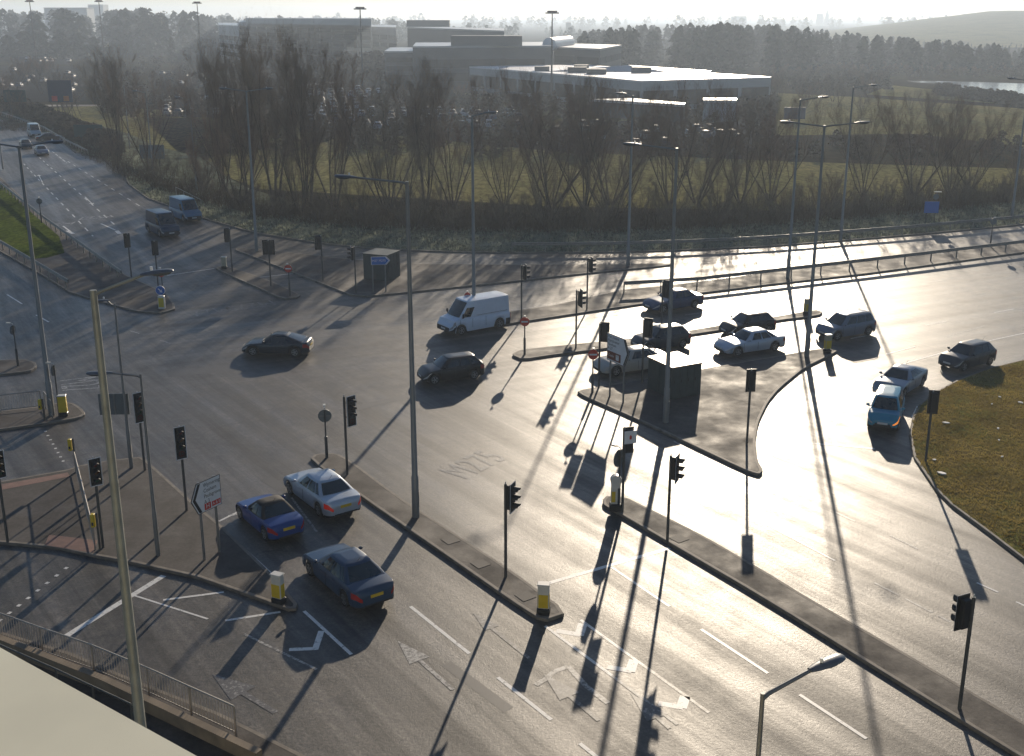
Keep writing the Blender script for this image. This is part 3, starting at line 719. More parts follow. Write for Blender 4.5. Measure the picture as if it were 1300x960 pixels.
signal(410, 356, 3.7, FL, 'traffic light on the kerb of the upper island, left of the blue sign', side=-1)
signal(452, 372, 3.7, PI + .2, 'traffic light with visors to the left, beside the blue arrow sign', side=-.8)
signal(201, 364, 3.7, FL, 'traffic light seen from behind, just over the big lamp head on the left', side=.1)
signal(167, 353, 3.7, FL, 'traffic light seen from behind at the end of the left crash barrier', side=-.2)

# ------------------------------------------------------------------ round signs, posts
def disc(mb, c, r, t, mat, T, n=24, off=0.0):
    vs = [(off, r * math.cos(2 * PI * k / n), r * math.sin(2 * PI * k / n)) for k in range(n)] + [(off + t, r * math.cos(2 * PI * k / n), r * math.sin(2 * PI * k / n)) for k in range(n)]
    fs = [tuple(range(n - 1, -1, -1)), tuple(range(n, 2 * n))] + [(k, (k + 1) % n, n + (k + 1) % n, n + k) for k in range(n)]
    mb.add(vs, fs, mat, False, T)
def sign_post(px, py, h, label, face=-PI / 2, r=.3, kind='no_entry', z=KH, lamp=True, cat='road sign', group=None, thick=True):
    p = G(px, py, z); root = empty('road_sign', (p.x, p.y, z), 0, label, cat, group)
    pm = MB(); pm.tube([(0, 0, 0), (0, 0, 1.1), (0, 0, 1.12), (0, 0, h)], [.075 if thick else .04, .075 if thick else .04, .04, .04], None, 10); pm.build('post', 'dark_post', root)
    T = Matrix.Translation((0, 0, h - r)) @ Matrix.Rotation(face, 4, 'Z')
    pl = MB(); disc(pl, None, r, .02, None, T, off=.05); plo = pl.build('sign_plate', {'no_entry': 'sign_red', 'blue': 'sign_blue'}.get(kind, 'sign_back'), root)
    if kind == 'no_entry':
        MB().box(.072, .076, -r * .72, r * .72, -r * .16, r * .16, None, T).build('white_bar', 'white', plo)
    if kind == 'blue':
        a = MB(); a.box(.072, .076, -.035, .035, -.17, .1, None, T @ Matrix.Rotation(R(135), 4, 'X')); a.add([(.0765, -.1, .05), (.0765, .1, .05), (.0765, 0, .2)], [(0, 1, 2)], None, False, T @ Matrix.Rotation(R(135), 4, 'X')); a.build('white_arrow', 'white', plo)
    if kind in ('back', 'restrict'):
        bk = MB(); disc(bk, None, r * .98, .004, None, T, off=.045 - .0); bk.build('reverse_side', 'sign_back', plo)
        bk = MB(); bk.box(.03, .05, -r * .8, r * .8, -.03, .03, None, T); bk.build('clamp_rail', 'galv', plo)
    if lamp:
        l = MB(); l.tube([(0, 0, h), (0, 0, h + .1)] + [T @ Vector((.25, 0, r + .14))], .02, None, 6); l.box(.18, .42, -.06, .06, r + .1, r + .17, None, T); l.build('sign_light', 'bollard_white', root)
    return root
sign_post(368, 376, 2.5, 'red no entry sign on the tip of the small upper island', group='no entry signs')
sign_post(208, 384, 2.6, 'red no entry sign half hidden behind the big lamp head', group='no entry signs')
sign_post(752, 498, 2.6, 'red no entry sign at the left tip of the triangular island', group='no entry signs')
sign_post(666, 450, 2.5, 'red no entry sign at the left tip of the thin reserve', group='no entry signs')
sign_post(594, 413, 2.4, 'red topped sign peeping over the roof of the white van', r=.22, lamp=True)
sign_post(415, 581, 2.5, 'round sign seen from behind at the tip of the long reserve', face=PI / 2 + .2, r=.33, kind='back')
sign_post(785, 649, 2.9, 'round sign seen from behind over the white bollard', face=PI / 2 + .9, r=.4, kind='back')
sign_post(53, 283, 2.6, 'round dark sign seen from behind at the left crash barrier', face=PI / 2 + .3, kind='back')
sign_post(1257, 313, 2.7, 'small round pale sign standing in the fenced central reserve', r=.3, kind='white', z=KH)
sign_post(23, 464, 2.6, 'sign seen edge-on with a lamp over it on the far left island', face=PI * .95, kind='back', r=.3)
sign_post(76, 528, 2.9, 'sign seen edge-on with a lamp over it beside the left yellow bollard', face=PI * .98, kind='back', r=.3)
# little blue sign cluster on the far verge
p = G(1180, 286, .1); root = empty('road_sign', (p.x, p.y, .1), 0, 'small blue sign with a round plate above it on the far verge', 'road sign')
for s in (-.45, .45): MB().tube([(s, 0, 0), (s, 0, 2.6 if s < 0 else 3.4)], .04, None, 8).build('post', 'dark_post', root)
MB().box(-.75, .75, -.09, -.05, 1.3, 2.5, None).build('sign_plate', 'sign_blue', root); t = MB(); disc(t, None, .3, .02, None, Matrix.Translation((.35, -.05, 3.0)) @ Matrix.Rotation(-PI / 2, 4, 'Z')); t.build('round_plate', 'sign_back', root)
MB().box(.1, .8, -.3, -.05, 3.5, 3.56, None).build('sign_light', 'bollard_white', root)

# ------------------------------------------------------------------ direction signs
def flag_sign(pa, pb, face_n, z0, z1, tip, label, lines, name='direction_sign', plate='white', leg='galv', post_top=None, flip=1, chevron=True):
    """pa, pb: feet of the two legs (world). The plate spans them, its arrow tip beyond one end"""
    a, b = Vector(pa), Vector(pb); c = (a + b) / 2; d = (b - a).normalized(); w = (b - a).length
    root = empty(name, (c.x, c.y, KH), math.atan2(d.y, d.x), label, 'direction sign')
    for s in (-1, 1): MB().tube([(s * w / 2, .06, 0), (s * w / 2, .06, z1 - .05)], .055, None, 10).build('post', leg, root)
    return root, w
def chev(mb, x, w, zc, hh, lead, y, mat=None):
    """V band pointing toward sign(lead)"""
    vs = [(x, y, zc + hh), (x + lead, y, zc), (x, y, zc - hh), (x + w, y, zc - hh), (x + w + lead, y, zc), (x + w, y, zc + hh)]
    mb.add(vs, [(0, 1, 4, 5), (1, 2, 3, 4)], mat)
# left: white sign with black chevron
fa, fb = G(261, 711, KH), G(280, 701, KH)
d0 = (fb - fa); wl = d0.length
root, w = flag_sign(fa, fb, None, 2.0, 3.4, -1, 'white arrow-shaped direction sign with a black chevron and a red hospital panel on two posts', [])
x0, x1 = -w / 2 - .18, w / 2 + .25; z0, z1 = 2.05, 3.35; zm = (z0 + z1) / 2; tip = x0 - .32
poly = [(x0, z0), (x1, z0), (x1, z1), (x0, z1), (tip, zm)]
mb = MB(); vs = [(x, y, z) for y in (0.0, -.03) for x, z in poly]; n = 5
mb.add(vs, [tuple(range(4, -1, -1)), tuple(range(5, 10))] + [(i, (i + 1) % n, n + (i + 1) % n, n + i) for i in range(n)]); pl = mb.build('sign_plate', 'sign_black', root)
def shr(p, k): cxm = sum(a for a, b in p) / len(p); czm = sum(b for a, b in p) / len(p); return [(cxm + (a - cxm) * k, czm + (b - czm) * k) for a, b in p]
q = shr(poly, .965); MB().add([(x, -.034, z) for x, z in q], [tuple(range(5))]).build('white_face', 'white', pl)
mb = MB(); chev(mb, x0 + .06, .14, zm, (z1 - z0) / 2 - .04, -.30, -.038); mb.build('chevron', 'sign_black', pl)
for i, s in enumerate(['Wymering', 'Cosham', 'Paulsgrove', 'A 3']):
    text(s, (x0 + .33, -.040, z1 - .19 - i * .235), .22, 'sign_black', (PI / 2, 0, 0), pl, align='LEFT', sx=.92)
MB().box(x0 + .33, x0 + .66, -.040, -.036, z0 + .06, z0 + .33, None).build('red_panel', 'sign_red', pl)
text('H', (x0 + .495, -.043, z0 + .195), .27, 'white', (PI / 2, 0, 0), pl)
MB().box(x0 + .72, min(x0 + 1.42, x1 - .06), -.040, -.036, z0 + .09, z0 + .3, None).build('red_panel', 'sign_red', pl)
text('A & E', ((x0 + .72 + min(x0 + 1.42, x1 - .06)) / 2, -.043, z0 + .195), .17, 'white', (PI / 2, 0, 0), pl)
# right: white sign pointing right, brown panel
fa, fb = G(773, 503, KH), G(790, 511, KH)
root, w = flag_sign(fa, fb, None, 2, 3.6, 1, 'white direction sign pointing right with a brown tourist panel on the triangular island', [])
x0, x1 = -w / 2 - .25, w / 2 + .15; z0, z1 = 2.15, 3.75; zm = (z0 + z1) / 2; tip = x1 + .38
poly = [(x0, z0), (x1, z0), (tip, zm), (x1, z1), (x0, z1)]
mb = MB(); vs = [(x, y, z) for y in (0.0, -.03) for x, z in poly]
mb.add(vs, [tuple(range(4, -1, -1)), tuple(range(5, 10))] + [(i, (i + 1) % n, n + (i + 1) % n, n + i) for i in range(n)]); pl = mb.build('sign_plate', 'sign_black', root)
q = shr(poly, .965); MB().add([(x, -.034, z) for x, z in q], [tuple(range(5))]).build('white_face', 'white', pl)
mb = MB(); chev(mb, x1 - .14, .13, zm, (z1 - z0) / 2 - .05, .34, -.038); mb.build('chevron', 'sign_black', pl)
for i, s in enumerate(['Port Solent', 'Portchester', 'Fareham', 'A 27']):
    text(s, (x0 + .1, -.040, z1 - .17 - i * .225), .22, 'sign_black', (PI / 2, 0, 0), pl, align='LEFT')
MB().box(x0 + .06, x0 + 1.3, -.040, -.036, z0 + .1, z0 + .58, None).build('brown_panel', 'sign_brown', pl)
text('Castle', (x0 + .42, -.043, z0 + .34), .2, 'white', (PI / 2, 0, 0), pl)
mb = MB()
for dx in (0, .1, .2): mb.box(x0 + .86 + dx, x0 + .93 + dx, -.044, -.041, z0 + .36, z0 + .5, None)
mb.box(x0 + .86, x0 + 1.13, -.0445, -.0415, z0 + .18, z0 + .37, None); mb.build('castle_symbol', 'white', pl)
# blue sign
fa, fb = G(474, 371, KH), G(490, 370.5, KH)
root, w = flag_sign(fa, fb, None, 2, 2.6, 1, 'blue motorway direction sign pointing right before the dark green cabinet', [])
x0, x1 = -w / 2 - .1, w / 2 + .1; z0, z1 = 2.2, 2.85; zm = (z0 + z1) / 2; tip = x1 + .3
poly = [(x0, z0), (x1, z0), (tip, zm), (x1, z1), (x0, z1)]
mb = MB(); vs = [(x, y, z) for y in (0.0, -.03) for x, z in poly]
mb.add(vs, [tuple(range(4, -1, -1)), tuple(range(5, 10))] + [(i, (i + 1) % n, n + (i + 1) % n, n + i) for i in range(n)]); pl = mb.build('sign_plate', 'white', root)
q = shr(poly, .94); MB().add([(x, -.034, z) for x, z in q], [tuple(range(5))]).build('blue_face', 'sign_blue', pl)
mb = MB(); chev(mb, x1 - .08, .05, zm, (z1 - z0) / 2 - .04, .25, -.038); mb.build('chevron', 'white', pl)
text('M27', (x0 + .3, -.040, zm), .24, 'white', (PI / 2, 0, 0), pl)
text('M275', (x0 + .88, -.040, zm), .24, 'white', (PI / 2, 0, 0), pl)
# sign back on the short column
p = G(167, 594, KH); root = empty('direction_sign', (p.x, p.y, KH), R(4), 'grey back of a large panel sign behind the near lamp column', 'direction sign')
MB().box(-1.25, .15, .12, .15, 2.7, 3.75, None).build('sign_plate', 'sign_back', root)
for s in (-1.15, -.55, .02): MB().box(s, s + .06, .09, .12, 2.7, 3.75, None).build('stiffener', 'galv', root)
for s in (-1.0, .02): MB().tube([(s, .05, 0), (s, .05, 3.7)], .04, None, 8).build('post', 'galv', root)

# far boards
def board(px, py, w, z0, z1, label, mat, cat='sign board', posts=2, lattice=False, extra=None, z=0, rz=0):
    p = G(px, py, z); root = empty('sign_board', (p.x, p.y, z), rz, label, cat)
    MB().box(-w / 2, w / 2, -.08, 0, z0, z1, None).build('panel', mat, root)
    for k in range(posts):
        x = -w / 2 + w * (k + .5) / posts
        MB().tube([(x, .1, 0), (x, .1, z1)], .09, None, 8).build('post', 'timber' if lattice else 'dark_post', root)
        if lattice: MB().tube([(x + .9, 2.6, 0), (x, .15, z1 * .8)], .08, None, 6).build('strut', 'timber', root)
    if extra:
        for (a, b, c, d, mt) in extra: MB().box(a, b, -.1, -.081, c, d, None).build('poster', mt, root)
    return root
board(114, 183, 5.0, 1.2, 3.3, 'dark green back of a wide direction sign before the big tree', 'sign_green')
board(80, 150, 5.2, 3.4, 8.0, 'tall dark billboard on timber struts in the yellow field', 'board_dark', 'billboard', 5, True, [(-1.9, -.7, 3.6, 4.7, 'sign_red'), (.6, 1.8, 3.6, 4.7, 'orange')])
board(22, 147, 5.0, 3.0, 5.6, 'dark teal sign board at the left edge beyond the carriageway', 'sign_green')
board(195, 212, 3.6, 1.2, 3.2, 'dark blue-grey sign board under the trees beyond the carriageway', 'sign_back')
board(1008, 155, 4.5, .6, 3.0, 'small dark board in the field right of the white-roofed building', 'board_dark')

# ------------------------------------------------------------------ bollards
def bollard(px, py, label, body='bollard_white', h=1.15, w=.42, yellow='front', rz=0, z=KH, dark=.22):
    p = G(px, py, z); root = empty('bollard', (p.x, p.y, z), rz, label, 'bollard', 'illuminated traffic bollards')
    MB().box(-w / 2 - .03, w / 2 + .03, -.17, .17, 0, dark, None, None, .03).build('base', 'black', root)
    b = MB().box(-w / 2, w / 2, -.14, .14, dark, h, None, None, .03).build('body', body, root)
    MB().box(-w / 2 - .02, w / 2 + .02, -.16, .16, h, h + .05, None, None, .015).build('cap', 'bollard_white', root)
    if yellow:
        MB().box(-w * .42, w * .42, -.152, -.143, dark + .05, dark + (h - dark) * .62, None).build('yellow_panel', 'yellow', b)
        MB().box(w / 2 + .003, w / 2 + .010, -.11, .11, dark + .05, dark + (h - dark) * .62, None).build('yellow_panel', 'yellow', b)
        MB().box(-w / 2 - .010, -w / 2 - .003, -.11, .11, dark + .05, dark + (h - dark) * .62, None).build('yellow_panel', 'yellow', b)
    return root
bollard(690, 778, 'yellow and white bollard at the lower end of the long reserve', rz=R(-8))
bollard(354, 765, 'yellow and white bollard at the lower tip of the left pavement', rz=R(-25))
bollard(1050, 447, 'cream bollard with a yellow side on the tip of the triangular island', rz=R(14), body='cream_box')
bollard(1024, 399, 'cream and yellow bollard at the right end of the thin reserve', rz=R(14), body='cream_box')
bollard(285, 341, 'small cream bollard at the upper end of the small island', body='cream_box', yellow=None, h=1.0)
bollard(81, 528, 'yellow bollard on the left bollard island by the railing', rz=R(12), body='yellow')
# rounded bollard on the right-hand reserve
p = G(781, 648, KH); root = empty('bollard', (p.x, p.y, KH), 0, 'white round-topped bollard at the tip of the right-hand reserve', 'bollard', 'illuminated traffic bollards')
MB().box(-.26, .26, -.2, .2, 0, .35, None, None, .04).build('base', 'black', root)
prof = [(-.2, .36), (.2, .36), (.2, 1.2)] + [(.25 * math.cos(a), 1.45 + .25 * math.sin(a)) for a in [R(-30 + 24 * k) for k in range(11)]] + [(-.2, 1.2)]
vs = [(x, y, z) for y in (-.13, .13) for x, z in prof]; n = len(prof)
b = MB().add(vs, [tuple(range(n)), tuple(range(2 * n - 1, n - 1, -1))] + [(i, n + i, n + (i + 1) % n, (i + 1) % n) for i in range(n)]).build('body', 'bollard_white', root)
MB().box(-.19, -.02, -.140, -.134, .45, .95, None).build('yellow_panel', 'yellow', b)
# blue-arrow bollard on the left nose
p = G(206, 392, KH); root = empty('bollard', (p.x, p.y, KH), 0, 'keep left bollard with a round blue arrow over a yellow panel on the left nose', 'bollard', 'illuminated traffic bollards')
MB().box(-.24, .24, -.14, .14, 0, 1.0, None, None, .03).build('body', 'bollard_white', root)
MB().box(-.19, .19, -.152, -.143, .15, .85, None).build('yellow_panel', 'yellow', root)
T = Matrix.Translation((0, -.0, 1.42)) @ Matrix.Rotation(-PI / 2, 4, 'Z'); m_ = MB(); disc(m_, None, .36, .05, None, T, off=.05); bp = m_.build('white_rim', 'white', root)
m_ = MB(); disc(m_, None, .33, .01, None, T, off=.102); m_.build('blue_disc', 'sign_blue', bp)
m_ = MB(); TT = T @ Matrix.Rotation(R(-135), 4, 'X'); m_.box(.114, .118, -.04, .04, -.2, .05, None, TT); m_.add([(.1185, -.13, .03), (.1185, .13, .03), (.1185, 0, .22)], [(0, 1, 2)], None, False, TT); m_.build('white_arrow', 'white', bp)
# push-button posts
for px_, py_, h_, lab in ((57, 534, 1.25, 'yellow push-button unit on a short post at the end of the left railing'), (97, 599, 1.7, 'yellow push-button unit at the upper end of the pavement railing'), (127, 697, 1.6, 'yellow push-button unit at the lower end of the pavement railing')):
    p = G(px_, py_, KH); root = empty('push_button_post', (p.x, p.y, KH), 0, lab, 'push button', 'pedestrian push-button units')
    MB().tube([(0, 0, 0), (0, 0, h_)], .05, None, 8).build('post', 'dark_post', root)
    MB().box(-.22, -.06, -.12, .08, h_ - .6, h_ - .02, None, None, .02).build('button_box', 'yellow', root)
    MB().box(-.18, -.10, -.14, -.121, h_ - .5, h_ - .36, None).build('button', 'black', root)

# ------------------------------------------------------------------ cabinets
def cabinet(c, w, d, h, rz, label, top, panels=4):
    root = empty('equipment_cabinet', (c[0], c[1], KH), rz, label, 'equipment cabinet')
    b = MB().box(-w / 2, w / 2, -d / 2, d / 2, 0, h, None).build('housing', 'cab_green', root)
    MB().box(-w / 2 - .06, w / 2 + .06, -d / 2 - .06, d / 2 + .06, h + .002, h + .07, None).build('roof', top, root)
    for k in range(panels):
        x = -w / 2 + .05 + k * (w - .1) / panels; dr = MB().box(x + .02, x + (w - .1) / panels - .02, -d / 2 - .03, -d / 2 - .003, .12, h - .08, None).build('door', 'cab_green', root)
        MB().box(x + .08, x + .12, -d / 2 - .05, -d / 2 - .031, h * .5, h * .6, None).build('handle', 'black', dr)
    for k in range(2):
        y = -d / 2 + .05 + k * (d - .1) / 2; MB().box(-w / 2 - .03, -w / 2 - .003, y + .03, y + (d - .1) / 2 - .03, .12, h - .08, None).build('side_door', 'cab_green', root)
    return root
def cab_from(pl, pf, pr, h, label, top):
    a, f, r = G(*pl, KH), G(*pf, KH), G(*pr, KH)
    ex = (r - f); w = ex.length; ex.normalize(); ey = Vector((-ex.y, ex.x, 0)); d = max(1.0, abs((a - f).dot(ey)))
    c = f + ex * w / 2 + ey * d / 2
    return cabinet((c.x, c.y), w, d, h, math.atan2(ex.y, ex.x), label, top)
cab_from((834, 490), (852, 507), (889, 500), 1.85, 'large dark steel cabinet with a rusty sunlit roof on the triangular island', 'cab_top')
cab_from((474, 349), (492, 357), (508, 350), 2.1, 'dark green steel cabinet behind the blue sign on the upper island', 'cab_green')

# ------------------------------------------------------------------ railings and barriers
def railing(pts, h, label, z=KH, bars=.13, mat='fence_grey', group='pedestrian guard railings', posts=2.0, name='guard_railing', rail_r=.028):
    root = empty(name, (pts[0][0], pts[0][1], z), 0, label, 'guard railing', group); o = Vector((pts[0][0], pts[0][1], 0))
    pp = [Vector((p[0], p[1], 0)) - o for p in pts]
    MB().tube([p + Vector((0, 0, h)) for p in pp], rail_r, None, 8).build('top_rail', mat, root)
    MB().tube([p + Vector((0, 0, .14)) for p in pp], rail_r * .8, None, 6).build('bottom_rail', mat, root)
    bb = MB()
    for i in range(len(pp) - 1):
        L = (pp[i + 1] - pp[i]).length; nb = max(1, int(L / bars)); npst = max(1, int(round(L / posts)))
        for k in range(1, nb):
            q = pp[i].lerp(pp[i + 1], k / nb); bb.box(q.x - .007, q.x + .007, q.y - .007, q.y + .007, .14, h - .02)
        for k in range(npst + (1 if i == len(pp) - 2 else 0)):
            q = pp[i].lerp(pp[i + 1], k / npst); MB().tube([q, q + Vector((0, 0, h))], .035, None, 8).build('post', mat, root)
    if bb.v: bb.build('bar_infill', mat, root)
    return root
railing([g2(97, 600, KH), g2(121, 698, KH)], 1.05, 'guard railing running down the left pavement beside the near lamp column')
railing([g2(-110, 536, KH), g2(0, 524, KH), g2(53, 518, KH)], 1.0, 'guard railing on the left bollard island')
railing([g2(58, 519, KH), g2(67, 531, KH)], 1.0, 'short guard railing end beside the yellow bollard', posts=1)
railing([g2(-160, 762, KH), g2(-5, 809, KH), g2(55, 831, KH), g2(120, 854, KH), g2(190, 884, KH), g2(300, 935, KH)], 1.05, 'long barred guard railing along the bottom left pavement', mat='fence_grey')
# low stone wall behind it and a second handrail
wl_ = [(-160, 775), (0, 822), (60, 846), (130, 874), (210, 912), (330, 970)]
mb = MB(); pw = [g2(x, y, KH) for x, y in wl_]
for i in range(len(pw) - 1):
    a, b = Vector(pw[i]), Vector(pw[i + 1]); d = (b - a).normalized(); nn = Vector((-d.y, d.x)) * .12
    mb.add([(*(a - nn), KH - .02), (*(b - nn), KH - .02), (*(b + nn), KH - .02), (*(a + nn), KH - .02), (*(a - nn), .55), (*(b - nn), .55), (*(b + nn), .55), (*(a + nn), .55)], [(0, 1, 5, 4), (2, 3, 7, 6), (4, 5, 6, 7), (0, 4, 7, 3), (1, 2, 6, 5)])
w_ = mb.build('low_wall', 'wall_stone'); tag(w_, 'low brown wall behind the barred railing at the bottom left', 'wall')
railing([g2(-160, 800, KH), g2(0, 850, KH), g2(75, 884, KH), g2(170, 930, KH)], 1.0, 'plain handrail between the low wall and the cream parapet', bars=50, mat='dark_post', name='hand_rail')

def barrier(pts, label, z=KH, h=.75, mat='barrier', step=2.4, double=False, box=True):
    root = empty('crash_barrier', (pts[0][0], pts[0][1], z), 0, label, 'crash barrier', 'crash barriers'); o = Vector((pts[0][0], pts[0][1], 0))
    pp = [Vector((p[0], p[1], 0)) - o for p in pts]; mb = MB(); n = len(pp); V = []; pr = [(.03, h + .1), (.09, h + .04), (.02, h - .05), (.09, h - .14), (.03, h - .2), (-.03, h - .2), (-.03, h + .1)]
    for i in range(n):
        d = (pp[min(n - 1, i + 1)] - pp[max(0, i - 1)]).normalized(); nn = Vector((-d.y, d.x, 0))
        for a, zz in pr: V.append(tuple(pp[i] - nn * a + Vector((0, 0, zz))))
    m_ = len(pr)
    mb.add(V, [(i * m_ + k, (i + 1) * m_ + k, (i + 1) * m_ + (k + 1) % m_, i * m_ + (k + 1) % m_) for i in range(n - 1) for k in range(m_)]).build('beam', mat, root)
    acc = 0
    for i in range(n - 1):
        L = (pp[i + 1] - pp[i]).length; t = (step - acc) if acc else 0
        while t < L:
            q = pp[i].lerp(pp[i + 1], t / L); MB().box(q.x - .05, q.x + .05, q.y - .05, q.y + .05, 0, h + .08).build('post', mat, root); t += step
        acc = L - (t - step)
    return root
barrier([g2(x, y, KH) for x, y in [(-60, 190), (0, 238), (55, 283), (100, 316), (130, 338), (155, 356)]], 'crash barrier between the green nose and the upper-left carriageway')
barrier([g2(x, y, KH) for x, y in [(-80, 262), (0, 315), (50, 345), (88, 368)]], 'crash barrier on the lower side of the green nose')
barrier([g2(x, y, KH) for x, y in [(792, 372), (887, 366), (975, 356), (1137, 337), (1300, 317), (1500, 292), (1700, 265)]], 'long crash barrier with posts along the central reserve at the right', step=3.1, h=.85)
barrier([g2(x, y, .1) for x, y in [(650, 320), (775, 319), (875, 316), (975, 311), (1150, 297.5), (1300, 283.5), (1500, 259)]], 'crash barrier along the far kerb in front of the bare trees', z=.1, step=3.1, h=.8)
barrier([g2(x, y, .1) for x, y in [(-60, 135), (3, 147), (56, 166), (84, 183), (112, 197)]], 'crash barrier of the upper-left carriageway before the dark hedge', z=.1)
railing([g2(224, 249, .1), g2(256, 266, .1)], 1.1, 'short pale handrail on the verge behind the light blue van', z=.1, bars=50, posts=4)

# ------------------------------------------------------------------ parapet of the building the photo was taken from
a = G(0, 822, 19.5); b = G(87, 870, 19.5); d = (b - a).normalized(); nn = Vector((d.y, -d.x, 0))   # nn points back to the camera side
a2 = a - d * 14; b2 = b + d * 9
root = empty('building', (a.x, a.y, 0), 0, 'cream parapet of the building at the bottom left corner, close to the viewer', 'building')
def slab(z0, z1, o0, o1, name, mat):
    P = [a2 + nn * o0, b2 + nn * o0, b2 + nn * o1, a2 + nn * o1]; mb = MB()
    mb.prism([(q.x - a.x, q.y - a.y) for q in P][::-1], z0, z1); return mb.build(name, mat, root)
slab(0, 19.3, .03, .45, 'wall', 'cream_wall')
slab(19.3, 19.5, .0, .5, 'coping', 'cream_wall')
slab(0, 17.4, .46, 9.0, 'roof_block', 'roof_grey')
# ------------------------------------------------------------------ vehicles
def lerp(a, b, t): return a + (b - a) * t
def pl_interp(pts, x):
    if x <= pts[0][0]: return pts[0][1]
    for i in range(len(pts) - 1):
        if x <= pts[i + 1][0]: return lerp(pts[i][1], pts[i + 1][1], (x - pts[i][0]) / (pts[i + 1][0] - pts[i][0]))
    return pts[-1][1]
KIND = {  # L, W, H, zb belt front/rear, ws base x, ws top x, roof rear x, rear base x, bonnet front z, tail z, side window splits
    'saloon': dict(L=4.75, W=1.82, H=1.44, zA=.92, zC=.98, xA=.98, xA1=.32, xC1=-1.02, xC=-1.72, zf=.66, zt=.94, splits=[(.16, .47), (.51, .80), (.83, .94)], wb=2.8, wr=.66),
    'fastback': dict(L=4.45, W=1.80, H=1.37, zA=.90, zC=.96, xA=.95, xA1=.25, xC1=-.75, xC=-1.95, zf=.62, zt=.94, splits=[(.17, .47), (.50, .80)], wb=2.65, wr=.64),
    'hatch': dict(L=3.95, W=1.70, H=1.47, zA=.93, zC=1.00, xA=1.00, xA1=.38, xC1=-1.42, xC=-1.82, zf=.68, zt=.98, splits=[(.13, .43), (.46, .72), (.75, .93)], wb=2.45, wr=.70),
    'estate': dict(L=4.3, W=1.74, H=1.60, zA=.97, zC=1.04, xA=1.25, xA1=.55, xC1=-1.72, xC=-2.02, zf=.74, zt=1.02, splits=[(.13, .40), (.43, .68), (.71, .94)], wb=2.7, wr=.74),
    'microvan': dict(L=3.75, W=1.66, H=1.62, zA=1.0, zC=1.04, xA=1.15, xA1=.62, xC1=-1.5, xC=-1.76, zf=.78, zt=1.02, splits=[(.12, .40), (.43, .70), (.73, .93)], wb=2.36, wr=.74),
    'open': dict(L=3.98, W=1.67, H=1.36, zA=.88, zC=.93, xA=.72, xA1=.12, xC1=-.62, xC=-1.22, zf=.62, zt=.88, splits=[(.20, .62), (.66, .92)], wb=2.45, wr=.66),
    'van': dict(L=5.1, W=1.95, H=2.32, zA=1.18, zC=1.15, xA=1.85, xA1=1.02, xC1=-2.46, xC=-2.52, zf=.86, zt=1.1, splits=[(.035, .20)], wb=3.1, wr=.87),
}
class Shell: pass
